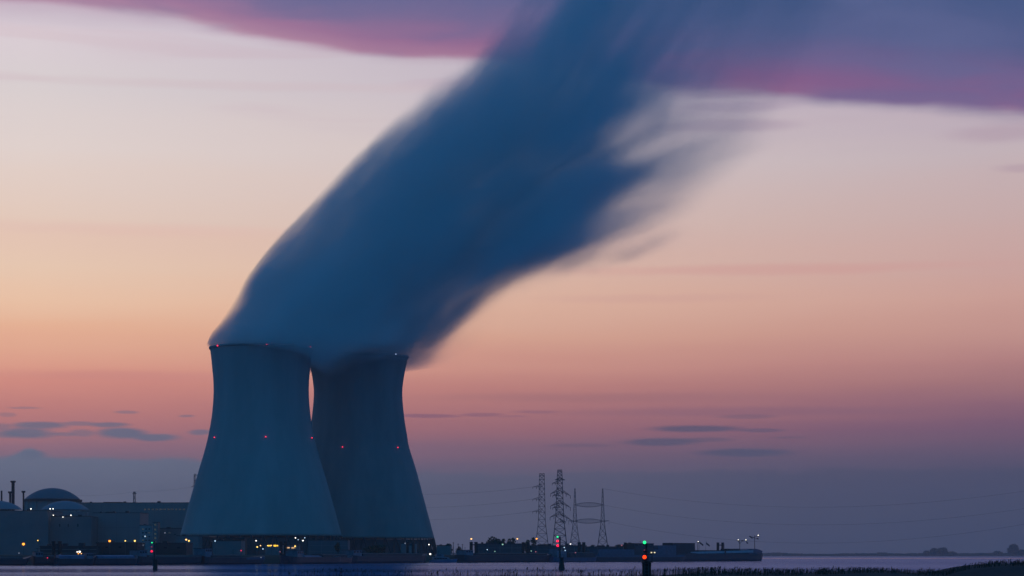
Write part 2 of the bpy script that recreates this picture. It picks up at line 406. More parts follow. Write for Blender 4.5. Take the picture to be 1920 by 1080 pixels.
# ------------------------------------------------------------------ cooling towers
def red_lamp(parent, p, r=.55, m_=None):
    d = Vector(p); o = MB(); o.sphere(d, r, 10)
    q = o.build('warning_light', m_ or emat('red beacon', (255,45,80), 2.6), parent, True)
    hs = MB(); hs.box(d.x-.35, d.x+.35, d.y, d.y+1.9, d.z-.75, d.z-.45); hs.build('bracket', darker, q)
    return q
def cooling_tower(pxc, D, prof, ylint, label, m_, lights):
    s = D/F; root = thing('cooling_tower', label, 'cooling tower', (X(pxc,D), D, 3.4), 'hyperbolic cooling towers')
    sm = smooth_curve([(y, h) for y, h in prof], 5)
    # the outline seen is the tangent to a round shell; the correction is under one per cent
    outer = [(h*s, Z(y, D)-3.4) for y, h in sm]
    outer = [(r, z) for r, z in outer if z >= Z(ylint, D)-3.4-.01]
    zt = outer[0][1]; z0 = outer[-1][1]
    inner = [(r-.9, z) for r, z in reversed(outer)]
    ring = [(outer[0][0]+.7, zt), (outer[0][0]+.7, zt-1.4), (outer[0][0]+.02, zt-1.8)]
    sh = MB(); sh.lathe([(outer[0][0]-.9, zt)] + ring + outer[1:] + inner[:-1], n=144, closed=True)
    sh.build('shell', m_, root, True)
    rm = MB(); rt = outer[0][0]
    for i in range(72):
        t = 2*pi*i/72; rm.beam(((rt)*cos(t),(rt)*sin(t),zt),((rt)*cos(t),(rt)*sin(t),zt+1.3),.06)
    for i in range(72):
        t = 2*pi*i/72; u = 2*pi*(i+1)/72; rm.beam((rt*cos(t),rt*sin(t),zt+1.25),(rt*cos(u),rt*sin(u),zt+1.25),.06)
    rm.build('railing', darker, root)
    rb = outer[-1][0]; nc = 44; cg = MB()
    for i in range(nc):
        t = 2*pi*i/nc
        for sg in (-1, 1):
            u = t + sg*pi/nc
            cg.beam(((rb+3.5)*cos(u),(rb+3.5)*sin(u),-.5),((rb-.4)*cos(t),(rb-.4)*sin(t),z0+.2),.55,6)
    cg.build('support_columns', dark, root)  # concrete columns coloured dark to imitate the dusk shade under the shell
    bs = MB(); bs.lathe([(rb+5,-.6),(rb+5,1.8),(rb+3.9,1.8),(rb+3.9,-.6)], n=96, closed=True); bs.build('basin_wall', concrete2, root)
    core = MB(); core.lathe([(0.1,z0-1),(rb-2.5,z0-1),(rb-2.5,-.5),(0.1,-.5)], n=48, closed=True); core.build('drift_fill', mat('wet fill', (.10,.11,.12), .8, .3, .2, stretch=(1,1,.2)), root)
    for lx, ly, kind in lights:
        hw = interp(ly, [(y,h) for y,h in sm])*s; c0 = Vector((X(pxc,D), D, 0)); dv = c0.normalized(); pv_ = Vector((dv.y,-dv.x,0))
        x = min(hw*.97, max(-hw*.97, (lx-pxc)*s)); yy = -sqrt(hw*hw-x*x)
        q = pv_*x*(1+yy/D) + dv*yy; q *= (hw+1.3)/hw
        xx, yy = q.x, q.y; z = Z(ly, D+yy) - 3.4
        if kind == 'w': red_lamp(root, (xx,yy,z), .4, emat('white beacon', (190,215,255), 3))
        else: red_lamp(root, (xx,yy,z), .6 if kind == 'R' else (.42 if kind == 'r' else .32))
    return root
T1 = cooling_tower(490, 1730, [(652,95.8),(668,93.6),(690,91.4),(712,89.4),(735,88.7),(760,90),(787,93),(820,99),(850,106.5),(880,115.5),(940,133),(1000,149.5),(1010,152.5)], 1007,
    'left cooling tower, nearer and slightly wider, steam pouring from its rim', concrete,
    [(411,648,'R'),(500,646,'q'),(579,650,'q'),(405,820,'r'),(498,819,'r'),(582,821,'r')])
T2 = cooling_tower(671.5, 1850, [(668,93.5),(690,89),(712,85),(735,82.7),(760,84),(787,87),(815,91.5),(840,96),(880,108.5),(940,124.5),(1000,140.5),(1014,144)], 1010,
    'right cooling tower, partly hidden behind the other, darker concrete', concrete2,
    [(740,664,'w'),(643,838,'r'),(744,839,'r')])

# ------------------------------------------------------------------ steam
SP = .4475; SD = 1790.0
def sx(px): return (px-960)*SP
def sz(py): return EYE + (HZ-py)*SP
LROW = [(-330,1260),(-150,1130),(-60,1065),(0,1030),(60,990),(120,925),(180,845),(240,765),(300,690),(360,630),(420,576),(460,536),(490,512),(540,476),(580,456),(620,430),(645,409),(654,402),(664,412),(672,470),(680,570),(688,590),(700,600),(720,610)]
LSOFT = [(-330,160),(0,95),(120,95),(180,80),(240,60),(300,30),(400,22),(520,18),(620,13),(650,9),(664,16),(690,22),(720,20)]
RROW = [(-330,1950),(-150,1800),(0,1680),(60,1620),(120,1530),(180,1450),(240,1450),(300,1440),(350,1360),(400,1300),(430,1340),(465,1295),(495,1150),(540,1020),(580,960),(620,915),(645,885),(660,865),(668,800),(675,740),(690,690),(705,668),(720,650)]
RSOFT = [(-330,330),(0,330),(60,310),(120,260),(180,230),(240,240),(300,260),(350,210),(400,140),(430,130),(465,110),(495,85),(540,65),(580,60),(620,65),(645,75),(660,60),(680,30),(720,30)]
DEPTH = [(-330,190),(0,160),(200,145),(400,135),(560,142),(630,150),(655,165),(680,150),(720,90)]
def fit(rows): return [(sz(y), v) for y, v in rows]
st = bpy.data.materials.new('steam'); st.use_nodes = True; n = NT(st.node_tree); n.n.clear()
tcn = n.new('ShaderNodeTexCoord'); x_, y_, z_ = n.sep(tcn.outputs['Object'])
Z0, Z1 = sz(722), sz(-330)
Lc = n.fcurve(z_, [(z, sx(v)) for z, v in fit(LROW)], Z0, Z1, sx(300), sx(2000))
Rc = n.fcurve(z_, [(z, sx(v)) for z, v in fit(RROW)], Z0, Z1, sx(300), sx(2000))
Ls = n.fcurve(z_, [(z, v*SP) for z, v in fit(LSOFT)], Z0, Z1, 0, 240)
Rs = n.fcurve(z_, [(z, v*SP) for z, v in fit(RSOFT)], Z0, Z1, 0, 240)
Dp = n.fcurve(z_, fit(DEPTH), Z0, Z1, 0, 300)
xo = n.m('SUBTRACT', x_, sx(500)); zo = n.m('SUBTRACT', z_, sz(450)); yo = n.m('SUBTRACT', y_, SD)
# lines of flow: steep beside the towers, flattening down wind; steeper again high up
psi = n.m('SUBTRACT', zo, n.m('SUBTRACT', n.m('MULTIPLY', xo, 1.19), n.m('MULTIPLY', n.m('MULTIPLY', xo, xo), .000495/SP)))
psi = n.m('MULTIPLY', psi, .8)
al = n.m('ADD', n.m('MULTIPLY', xo, .8), n.m('MULTIPLY', zo, .6))
psb = n.m('SUBTRACT', n.m('MULTIPLY', zo, cos(radians(56))), n.m('MULTIPLY', xo, sin(radians(56))))
alb = n.m('ADD', n.m('MULTIPLY', xo, cos(radians(56))), n.m('MULTIPLY', zo, sin(radians(56))))
hi = n.mr(z_, sz(330), sz(110), 0, 1, True)
def streaks(sa, sy_, sp, det):
    A = n.noise(n.comb(n.m('MULTIPLY', al, sa), n.m('MULTIPLY', yo, sy_), n.m('MULTIPLY', psi, sp)), 1.0, det, .5, .15)
    B = n.noise(n.comb(n.m('MULTIPLY', alb, sa), n.m('MULTIPLY', yo, sy_), n.m('MULTIPLY', psb, sp)), 1.0, det, .5, .15)
    return n.m('ADD', n.m('MULTIPLY', A, n.m('SUBTRACT', 1.0, hi)), n.m('MULTIPLY', B, hi))
str1 = streaks(.0042, .009, .017, 2)
str2 = streaks(.012, .024, .044, 2)
str1 = n.m('SUBTRACT', str1, .5); str2 = n.m('SUBTRACT', str2, .5)
a = n.m('DIVIDE', n.m('SUBTRACT', x_, Lc), Ls)
a = n.m('ADD', a, n.m('MULTIPLY', n.m('ADD', n.m('MULTIPLY', str1, 1.5), n.m('MULTIPLY', str2, 1.2)), n.mr(z_, sz(560), sz(250), .5, 1.6)))
eL = n.mr(a, -.35, 1.0, 0, 1, True)
b = n.m('DIVIDE', n.m('SUBTRACT', Rc, x_), Rs)
b = n.m('ADD', b, n.m('MULTIPLY', n.m('ADD', n.m('MULTIPLY', str1, 4.6), n.m('MULTIPLY', str2, 1.8)), n.mr(z_, sz(695), sz(640), .2, 1)))
eR = n.m('POWER', n.mr(b, -.1, 2.1, 0, 1, True), 1.8)
cc = n.m('SUBTRACT', 1.0, n.m('DIVIDE', n.m('ABSOLUTE', n.m('SUBTRACT', y_, SD)), Dp))
eD = n.mr(cc, 0, .45, 0, 1, True)
eT = n.m('MULTIPLY', n.mr(z_, sz(-120), sz(-320), 1, 0, True), n.mr(z_, sz(712), sz(690), 0, 1, True))
den = n.m('MULTIPLY', n.m('MULTIPLY', eL, eR), n.m('MULTIPLY', eD, eT))
thin = n.mr(z_, sz(500), sz(0), 1.0, .45)
den = n.m('MULTIPLY', den, thin)
den = n.m('MULTIPLY', den, n.mr(n.m('ADD', str1, str2), -.2, .2, .25, 1.6))
bil = n.noise(n.comb(n.m('MULTIPLY', x_, .02), n.m('MULTIPLY', y_, .02), n.m('MULTIPLY', z_, .02)), 1.0, 4, .6, .4)
den = n.m('MULTIPLY', den, n.mr(bil, .3, .7, .5, 1.4))
acr = n.m('DIVIDE', n.m('SUBTRACT', x_, Lc), n.m('SUBTRACT', Rc, Lc))
den = n.m('MULTIPLY', den, n.mr(n.m('ADD', n.m('SUBTRACT', acr, n.m('MULTIPLY', str1, 1.3)), n.m('ADD', n.mr(z_, sz(230), sz(0), 0, .52), n.mr(z_, sz(620), sz(400), -.35, 0))), .46, .86, 1, .12, True))
# a thin veil torn off down wind on the right
Rv = n.fcurve(z_, [(z, sx(v)) for z, v in fit([(-330,2000),(-100,1800),(0,1680),(80,1600),(150,1540),(230,1500),(300,1430),(360,1370),(420,1260),(500,1060),(600,900),(720,650)])], Z0, Z1, sx(300), sx(2100))
vb = n.m('ADD', n.m('DIVIDE', n.m('SUBTRACT', Rv, x_), n.mr(z_, sz(420), sz(150), 60*SP, 190*SP)), n.m('MULTIPLY', str1, 2.2))
veil = n.m('MULTIPLY', n.m('MULTIPLY', n.mr(vb, 0, 1.3, 0, 1, True), eL), n.m('MULTIPLY', eD, eT))
veil = n.m('MULTIPLY', n.m('MULTIPLY', veil, n.mr(z_, sz(480), sz(330), 0, .0027, True)), n.mr(str2, -.2, .2, .5, 1.5))
den = n.m('MULTIPLY_ADD', den, .042, veil)
pv = n.new('ShaderNodeVolumePrincipled'); pv.inputs['Color'].default_value = (.88,.935,.94,1); n.l.new(den, pv.inputs['Density'])
pv.inputs['Anisotropy'].default_value = 0.0
n.l.new(pv.outputs[0], n.new('ShaderNodeOutputMaterial').inputs['Volume'])
try: st.cycles.homogeneous_volume = False
except Exception: pass
h = MB(); secs = []
for i in range(56):
    y = 718 - i*(718+325)/55
    z = sz(y); l = interp(y, LROW) - .75*interp(y, LSOFT); r = interp(y, RROW) + .75*interp(y, RSOFT); r = max(r, interp(y, [(-330,2050),(0,1700),(230,1540),(420,1290),(500,1060)])) if y < 500 else r; d = interp(y, DEPTH)
    cx = sx((l+r)/2); hx = (r-l)/2*SP; q = []
    for j in range(28):
        t = 2*pi*j/28; e_ = .75
        q.append((cx + hx*math.copysign(abs(cos(t))**e_, cos(t)), SD + d*1.0*math.copysign(abs(sin(t))**e_, sin(t)), z))
    secs.append(q)
h.loft(secs)
steam = h.build('steam', st); tag(steam, 'dark blue steam plume blowing up to the right from both cooling towers', 'steam', kind='stuff')

# ------------------------------------------------------------------ power station buildings behind the dyke
GZ = 3.4
def bldg(name, label, px0, px1, ytop, D, depth, m_, cat='building', group=None, roofcap=True, windows=(), base=GZ, rot=0):
    """windows: (px, py, w_px, h_px, material)"""
    x0, x1 = X(px0, D), X(px1, D); zt = Z(ytop, D); cx = (x0+x1)/2; hw = (x1-x0)/2
    r = thing(name, label, cat, (cx, D, base), group)
    w_ = MB(); w_.box(-hw, hw, 0, depth, -.5, zt-base-(.5 if roofcap else 0)); w_.build('wall', m_, r)
    if roofcap:
        p = MB(); p.box(-hw-.25, hw+.25, -.25, depth+.25, zt-base-.5, zt-base)
        p.box(-hw*.6, -hw*.3, depth*.3, depth*.5, zt-base, zt-base+.9*min(1,hw/8)); p.build('roof', dark, r)
    if x1-x0 > 22:
        j_ = MB(); nj = int((x1-x0)/8.5)
        for i in range(1, nj): j_.box(-hw+2*hw*i/nj-.14, -hw+2*hw*i/nj+.14, -.03, .02, 0, zt-base-.9)
        for zz in (.33, .66): j_.box(-hw+.3, hw-.3, -.04, .02, (zt-base)*zz, (zt-base)*zz+.25)
        j_.build('cladding_joints', clad, r)
        for i in range(3):
            v_ = MB(); xx = -hw*.8 + hw*.55*i; v_.box(xx, xx+1.6+i*.7, depth*.2, depth*.2+3, zt-base-.1, zt-base+1.0+.3*i); v_.build('roof_vent', dark, r)
    for (px, py, ww, hh, mm) in windows:
        s_ = D/F; q = MB(); wx = X(px, D)-cx; wz = Z(py, D)-base
        q.box(wx-ww*s_/2, wx+ww*s_/2, -.12, .05, wz-hh*s_/2, wz+hh*s_/2); q.build('window', mm, r)
    return r
dimwin = emat('dim lit window', (120,140,140), .16)
palewin = emat('pale window strip', (150,165,175), .09)
warmwin = emat('warm lit window', (255,205,150), .8)
yellwin = emat('yellow lit window', (255,200,60), 1.6)

def reactor(pxc, hwp, ydome, ybase, D, label, m_, mwall, cornice=True):
    s_ = D/F; R_ = hwp*s_; zt = Z(ydome, D)-GZ; zb = Z(ybase, D)-GZ; rise = zt-zb
    r = thing('reactor_building', label, 'reactor dome', (X(pxc,D), D+R_, GZ), 'domed reactor buildings')
    k_ = (D+R_)/D; R_ *= k_; zt = EYE-GZ+(zt-(EYE-GZ))*k_; zb = EYE-GZ+(zb-(EYE-GZ))*k_; rise = zt-zb
    w_ = MB(); w_.lathe([(R_*.985,-.5),(R_*.985,zb-1.2),(.1,zb-1.2),(.1,-.5)], n=64, closed=True)
    for i in range(16):
        t = 2*pi*i/16; w_.beam((R_*cos(t),R_*sin(t),-.5),(R_*cos(t),R_*sin(t),zb-1.3), .7)
    w_.build('wall', mwall, r)
    if cornice:
        c = MB(); c.lathe([(R_+.9,zb-1.5),(R_+.9,zb+.6),(R_-1.5,zb+.6),(R_-1.5,zb-1.5)], n=64, closed=True); c.build('cornice', dark, r)
    sr_ = (R_*R_+rise*rise)/(2*rise); prof = []
    for i in range(17):
        rr = (R_-1)*(1-i/16); prof.append((max(rr,.05), zb - (sr_-rise) + sqrt(sr_*sr_-rr*rr)))
    d = MB(); d.lathe(prof, n=64); d.build('dome', m_, r, True)
    return r
reactor(87, 53, 915, 938, 2060, 'large dark reactor dome standing behind the paler one', domed, concrete2)
reactor(112, 47, 939, 958, 1930, 'lower pale blue reactor dome with floodlights on its railing', domec, pale, False)
reactor(-14, 46, 939, 957, 1900, 'pale reactor dome cut off by the left edge of the view', domec, pale, False)

bldg('auxiliary_building', 'blocky building in front of the domes with three white floodlights on its roof', -40, 90, 957, 1840, 60, clad)
bldg('auxiliary_building', 'plain square block between the pale dome and the light facade', 88, 171, 968, 1850, 50, clad, windows=[(112,985,2,5,glass),(128,985,2,5,glass),(146,985,2,5,glass)])
bldg('turbine_hall', 'very long flat roofed hall with a row of pale windows, reaching the cooling tower', 141, 372, 942, 2120, 60, mat('hall cladding', (.27,.29,.29), .8, .08, .05), cat='turbine hall',
     windows=[(272+i*7.3, 955, 4, 2.6, palewin) for i in range(11)])
b_ = MB()
bldg('workshop', 'tall block with a bare light facade in front of the long hall', 175, 262, 961, 1880, 45, pale, cat='building')
bldg('office_block', 'small white office with faint window rows beside the stair tower', 262, 286, 984, 1800, 20, whitec,
     windows=[(268+i*6, y, 3.4, 2.4, dimwin if (i+j) % 3 == 0 else glass) for j, y in enumerate((992,999,1006,1013)) for i in range(3)])
bldg('stair_tower', 'slim stair tower with a column of dim greenish windows', 286.5, 296, 979, 1790, 10, pale, cat='stair tower',
     windows=[(291.2, y, 3.4, 3.6, dimwin) for y in (984,993,1001,1009,1016)])
bldg('auxiliary_building', 'stepped grey block between the stair tower and the cooling tower', 300, 345, 990, 1810, 30, clad,
     windows=[(309,999,2.5,2,dimwin),(318,999,3,1.5,dimwin),(328,1002,3,1.5,glass)])
bldg('auxiliary_building', 'low dark annex with a raised roof box near the cooling tower foot', 331, 372, 1004, 1640, 20, clad)

def chimney(px, yt, wpx, D, label, cap=True):
    s_ = D/F; zt = Z(yt,D)-GZ; r = thing('chimney', label, 'chimney', (X(px,D), D, GZ), 'chimneys by the domes')
    a_ = MB(); a_.lathe([(wpx*s_/2*1.25,-.5),(wpx*s_/2,zt*.5),(wpx*s_/2,zt)], n=16); a_.lathe([(wpx*s_/2,zt),(.1,zt)], n=16); a_.build('shaft', darker, r, True)
    if cap:
        c = MB(); c.lathe([(wpx*s_*.5+.02,zt-1.6),(wpx*s_*.5+1,zt-1.2),(wpx*s_*.5+1,zt+.3),(.1,zt+.3)], n=16); c.build('cap_ring', darker, r)
chimney(24.5, 902, 6, 1990, 'tallest and thickest chimney, with a rimmed top')
chimney(19, 922, 4, 1980, 'short chimney right against the tallest one')
chimney(3, 920, 3.2, 1985, 'thin chimney nearest the left edge of the view', False)
chimney(44, 921, 3.2, 1975, 'thin chimney in front of the big dark dome')

# lattice pylons
def lattice(m_, H, wb, wt, n_, r, kink=None):
    """square tapering lattice mast; kink=(height share, width) narrows it lower down"""
    def hw(z):
        t = z/H
        if kink: return interp(t, [(0,wb/2),(kink[0],kink[1]/2),(1,wt/2)])
        return wb/2+(wt/2-wb/2)*t
    zs = [0]; 
    for i in range(n_): zs.append(H*(1-(1-(i+1)/n_)**1.35))
    for a, b in zip(zs, zs[1:]):
        p = [(sx_*hw(a), sy_*hw(a), a) for sx_, sy_ in ((-1,-1),(1,-1),(1,1),(-1,1))]; q = [(sx_*hw(b), sy_*hw(b), b) for sx_, sy_ in ((-1,-1),(1,-1),(1,1),(-1,1))]
        for i in range(4):
            j = (i+1) % 4; m_.beam(p[i], q[i], r); m_.beam(p[i], q[j], r*.6); m_.beam(p[j], q[i], r*.6); m_.beam(q[i], q[j], r*.6)
def arm(m_, z, x1, wroot, r, droop=0, rise=3.0):
    for sy_ in (-1,1): m_.beam((0, sy_*wroot/2, z), (x1, 0, z-droop), r); 
    m_.beam((0,0,z+rise), (x1,0,z-droop), r*.8)
    n_ = 5
    for i in range(1, n_):
        t = i/n_; m_.beam((x1*t, -wroot/2*(1-t), z-droop*t), (x1*t,0,z+rise*(1-t)-droop*t), r*.5); m_.beam((x1*t, wroot/2*(1-t), z-droop*t), (x1*(t-1/n_),0,z+rise*(1-t+1/n_)-droop*(t-1/n_)), r*.5)
def insul(m_, x, z, L, r=.22):
    m_.beam((x,0,z),(x,0,z-L), r, 6)
PY = steel
def pylon(px, yt, D, wb, wt, label, arms, kink=None, n_=12, r=.30, grp='lattice pylons behind the barges'):
    H = Z(yt, D)-GZ; s_ = D/F
    o = thing('pylon', label, 'pylon', (X(px,D), D, GZ), grp)
    m_ = MB(); lattice(m_, H, wb*s_, wt*s_, n_, r, (kink[0], kink[1]*s_) if kink else None); m_.build('mast', PY, o)
    for (y, xl, droop, hang) in arms:
        a_ = MB(); arm(a_, Z(y,D)-GZ, xl*s_, wt*s_, r*.8, droop); a_.build('crossarm', PY, o)
        if hang:
            i_ = MB(); insul(i_, xl*s_, Z(y,D)-GZ-droop, hang); i_.build('insulator', darker, o); i_ = MB(); insul(i_, xl*s_*.6, Z(y,D)-GZ-droop*.6, hang); i_.build('insulator', darker, o)
    return o
pylon(1016, 888, 2150, 29, 9, 'flat topped lattice pylon on the left of the four, arms only on its left', [(913,-17,0,2),(936,-17,0,2),(959,-17,0,2)], (.42,13), 14, .30)
pylon(1049.5, 881, 2080, 31, 8, 'tallest lattice pylon, its drooping arms on both sides', 
      [(900,10,0,0),(900,-9,0,0),(906,-14,0,2),(920,20,5,3),(920,-17,3,3),(929,-13,0,2),(942,20,5,3),(943,-17,3,3),(952,-13,0,2),(964,22,6,3),(964,-18,3,3),(978,11,0,2)], (.45,15), 16, .36)
def portal():
    D = 2500; s_ = D/F; x0, x1 = X(1078,D), X(1130,D); cx = (x0+x1)/2; hw = (x1-x0)/2
    o = thing('pylon', 'portal pylon of two thin masts joined by two lens shaped beams', 'pylon', (cx, D, GZ), 'lattice pylons behind the barges')
    H = Z(916,D)-GZ
    for sg in (-1,1):
        a_ = MB(); lattice(a_, H, 24*s_, 1.2*s_, 12, .32, (.46, 7.5*s_)); a_.v = [(x+sg*hw,y,z) for x,y,z in a_.v]; a_.build('mast', PY, o)
    for y, ext in ((946.5,0),(977,12)):
        z = Z(y,D)-GZ; b1 = MB(); n_ = 14
        for i in range(n_):
            t0, t1 = -1+2*i/n_, -1+2*(i+1)/n_; f0, f1 = 2.3*(1-t0*t0)*1.0+.3, 2.3*(1-t1*t1)+.3
            for sg in (-1,1):
                b1.beam((hw*t0,0,z+sg*f0),(hw*t1,0,z+sg*f1),.34)
            b1.beam((hw*t0,0,z-f0),(hw*t1,0,z+f1),.2); b1.beam((hw*t0,0,z+f0),(hw*t1,0,z-f1),.2)
        if ext:
            for sg in (-1,1): b1.beam((sg*hw,0,z+.3),(sg*(hw+ext*s_),0,z+.4),.34); b1.beam((sg*hw,0,z-.9),(sg*(hw+ext*s_),0,z+.4),.25); b1.beam((sg*(hw+ext*s_),0,z+.4),(sg*(hw+ext*s_),0,z-4),.2)
        b1.build('crossbeam', PY, o)
portal()
pylon(252, 922, 2750, 6, 3, 'small distant pylon poking up behind the long hall roof', [(926,4,0,0),(926,-4,0,0)], None, 9, .30, 'far pylons')
pylon(365, 889, 3050, 8, 2, 'small distant pylon half hidden by the left cooling tower', [(892,7,0,0),(913,-7,0,0)], None, 9, .30, 'far pylons')

def wire(pts, label, r=.085):
    """pts: (px, py, D) ends; hangs in between"""
    (a, b_, sag) = pts; A = P(*a); B = P(*b_); m_ = MB(); prev = None
    for i in range(25):
        t = i/24; q = A.lerp(B, t); q.z -= sag*4*t*(1-t)
        if prev is not None: m_.beam(prev, q, r)
        prev = q
    o = m_.build('power_line', darker); tag(o, label, 'power line', 'power lines')
wire(((252,922,2750),(365,912,3050),2), 'short wire rising from the hall roof pylon to the left cooling tower')
wire(((130,929,2650),(252,922,2750),2), 'wire running left from the hall roof pylon towards the dark dome')
wire(((740,926,2400),(999,913,2150),3), 'topmost wire between the right cooling tower and the flat topped pylon')
wire(((740,951,2400),(999,936,2150),3), 'middle wire between the right cooling tower and the flat topped pylon')
wire(((740,974,2400),(999,959,2150),3), 'lowest wire between the right cooling tower and the flat topped pylon')
wire(((1144,979,2500),(2080,950,2100),30), 'lowest wire sagging over the moored tanker to the right edge', .10)
wire(((1132,947,2500),(2080,925,2100),27), 'middle wire sagging from the portal pylon to the right edge', .10)
wire(((1130,916,2500),(2080,893,2100),26), 'topmost faint wire from the portal pylon tip to the right edge', .10)

# ------------------------------------------------------------------ low buildings and sheds along the dyke
def DY(px, off=60): return shoreD(px) + off
bldg('shed', 'long low shed behind the barges with the blue covers', 75, 182, 1023.5, DY(130), 18, dark, cat='shed', base=4)
bldg('shed', 'dark shed under the big orange lamp', 181, 258, 1017, DY(220), 22, dark, cat='shed', base=4, windows=[(200,1026,5,3,glass),(225,1026,5,3,glass)])
bldg('shed', 'flat roofed dark shed right behind the left channel beacon', 288, 349, 1017.5, DY(320), 24, dark, cat='shed', base=4, windows=[(310,1027,6,3,glass),(335,1027,6,3,glass)])
bldg('pump_house', 'wide low pump house with a pale roof edge before the left cooling tower', 396, 452, 1013, DY(420,150), 20, clad, cat='pump house', base=3.6)
bldg('pump_house', 'small block with a rusty flat roof on top of the pump house line', 412, 458, 1008.5, DY(430,220), 14, rust, cat='building', base=3.6)
bldg('control_cabin', 'lit cabin with yellow windows near the middle of the shore', 497, 529, 1019, DY(512,110), 10, clad, cat='cabin', base=3.6,
     windows=[(505,1023.2,6,2.2,yellwin),(515.5,1023.2,5,3,yellwin),(520,1023.2,3,2.2,yellwin)])
bldg('control_cabin', 'low cabin with two warm strip windows beside the tall mooring piles', 533, 560, 1021, DY(545,110), 10, clad, cat='cabin', base=3.6,
     windows=[(540,1027,6.5,2.4,warmwin),(550.5,1027.2,8,2.2,warmwin)])
bldg('pump_house', 'pale edged long building at the foot of the right cooling tower', 578, 652, 1012, DY(600,170), 20, mat('dim cladding', (.13,.15,.17), .8, .1, .1), cat='pump house', base=3.6)
bldg('shed', 'shed behind the mooring piles at the foot of the right cooling tower', 752, 780, 1018, DY(765,80), 14, clad, cat='shed', base=4)
bldg('shed', 'grey flat roofed shed right of the cooling towers', 819, 845, 1022, DY(830,160), 20, clad, cat='shed', base=3.6)
bldg('warehouse', 'long low warehouse in front of the bushy trees', 893, 982, 1019, DY(930,140), 26, mat('blue grey sheet', (.07,.09,.11), .8, .1, .1), cat='warehouse', base=3.6)
bldg('warehouse', 'long low roof line under the lattice pylons', 985, 1100, 1022.5, DY(1040,150), 26, mat('blue grey sheet', (.07,.09,.11)), cat='warehouse', base=3.6)
bldg('warehouse', 'low roof line between the portal pylon and the right channel beacon', 1100, 1200, 1024.5, DY(1150,120), 24, mat('blue grey sheet', (.07,.09,.11)), cat='warehouse', base=3.6)

# trees on the dyke
G_T = 'trees on the far bank'
for a_ in [(924,1004.5,46,1700,'widest and tallest leafy tree, between the two pairs of mooring piles',21,1500,.7),
           (944,1010,14,1690,'narrow tree touching the widest one on its right side',22,500,.6),
           (955,1010.5,15,1695,'left of two small crowns beyond the wide tree',23,500,.6),
           (962,1008.5,12,1705,'pointed dark crown just left of the white lamp',24,500,.6),
           (990,1012,16,1700,'bushy tree rising behind a mooring pile pair',25,500,.6),
           (1000,1008,13,1720,'tree beside the orange lamp and the flat topped pylon',26,500,.6),
           (840,1019.5,20,1600,'low dark tree right of the right cooling tower',27,500,.55),
           (706,1021,52,1420,'broad dark thicket tree in front of the right cooling tower',28,1300,.6),
           (634,1017,14,1410,'small tree between the two towers at the shore',29,400,.5),
           (1110,1022,26,1760,'low crown under the portal pylon beam',30,600,.6),
           (824,1022,15,1585,'smallest low bush at the right foot of the right tower',32,350,.5),
           (862,1025,16,1600,'low bush between the thin poles',33,350,.5),
           (1028,1019.5,24,1790,'dark bush between the flat topped and the tallest pylon',34,500,.6),
           (1070,1020.5,18,1780,'bush behind the white lamp under the portal pylon',35,400,.6),
           (1188,1021.5,16,1790,'bush just left of the right channel beacon',36,350,.6),
           (1160,1020.5,22,1790,'low crown right of the portal pylon',31,600,.6)]:
    px, yt, wp, D, lb, sd, nl, lz = a_
    tree(px, yt, wp, D, lb, 'tree', G_T, base=3.4, seed=sd, nleaf=nl, leafsz=lz*1.4)
# far shore: tree clumps one can tell apart, the rest a far wood
tree(1899, 1020.5, 24, 7900, 'round far tree standing alone by the right edge', 'tree', None, base=1.0, m_=farleaf, seed=41, nleaf=1800, leafsz=6, squash=1.0)
tree(1752, 1027.5, 20, 8400, 'left half of the far tree clump right of the open water', 'tree', None, base=1.0, m_=farleaf, seed=42, nleaf=1500, leafsz=6)
tree(1768, 1027, 20, 8400, 'right half of the far tree clump, with a small spike on top', 'tree', None, base=1.0, m_=farleaf, seed=43, nleaf=1500, leafsz=6)
tree(1738, 1033.5, 15, 8500, 'small flat crown just left of the far tree clump', 'tree', None, base=1.0, m_=farleaf, seed=44, nleaf=700, leafsz=6)
tree(1786, 1034, 18, 8500, 'small flat crown just right of the far tree clump', 'tree', None, base=1.0, m_=farleaf, seed=45, nleaf=700, leafsz=6)
tree(1872, 1034, 18, 8500, 'low crown left of the round far tree', 'tree', None, base=1.0, m_=farleaf, seed=46, nleaf=700, leafsz=6)
tree(1916, 1030, 16, 8100, 'crown cut by the right edge beside the round far tree', 'tree', None, base=1.0, m_=farleaf, seed=47, nleaf=900, leafsz=6)
fw = MB(); R = random.Random(5)
for i in range(15000):
    x = R.uniform(-3500, 5400); hh = 9 + 7*mnoise.noise((x*.004, 3.1, 0)) + 4*mnoise.noise((x*.02, 1.1, 0)); 
    y = 9280 + 260*mnoise.noise(((x+5600)/190*.31,0,0)) + R.uniform(0, 200); z = 3 + R.random()**.7*max(4,hh); s_ = R.uniform(3, 7)
    k = len(fw.v); fw.v += [(x-s_,y,z-s_*.5),(x+s_,y+R.uniform(-3,3),z-s_*.5),(x+s_*.6,y,z+s_*.35),(x-s_*.6,y,z+s_*.35)]; fw.f.append((k,k+1,k+2,k+3))
tag(fw.build('far_woods', farleaf), 'hazy line of woods along the far shore', 'woods', kind='stuff')
gs = bldg('farmhouse', 'two roofed low farm building on the far shore between the tree clumps and the ship', 1646, 1664, 1036, 9000, 30, farleaf, cat='farmhouse', base=2)

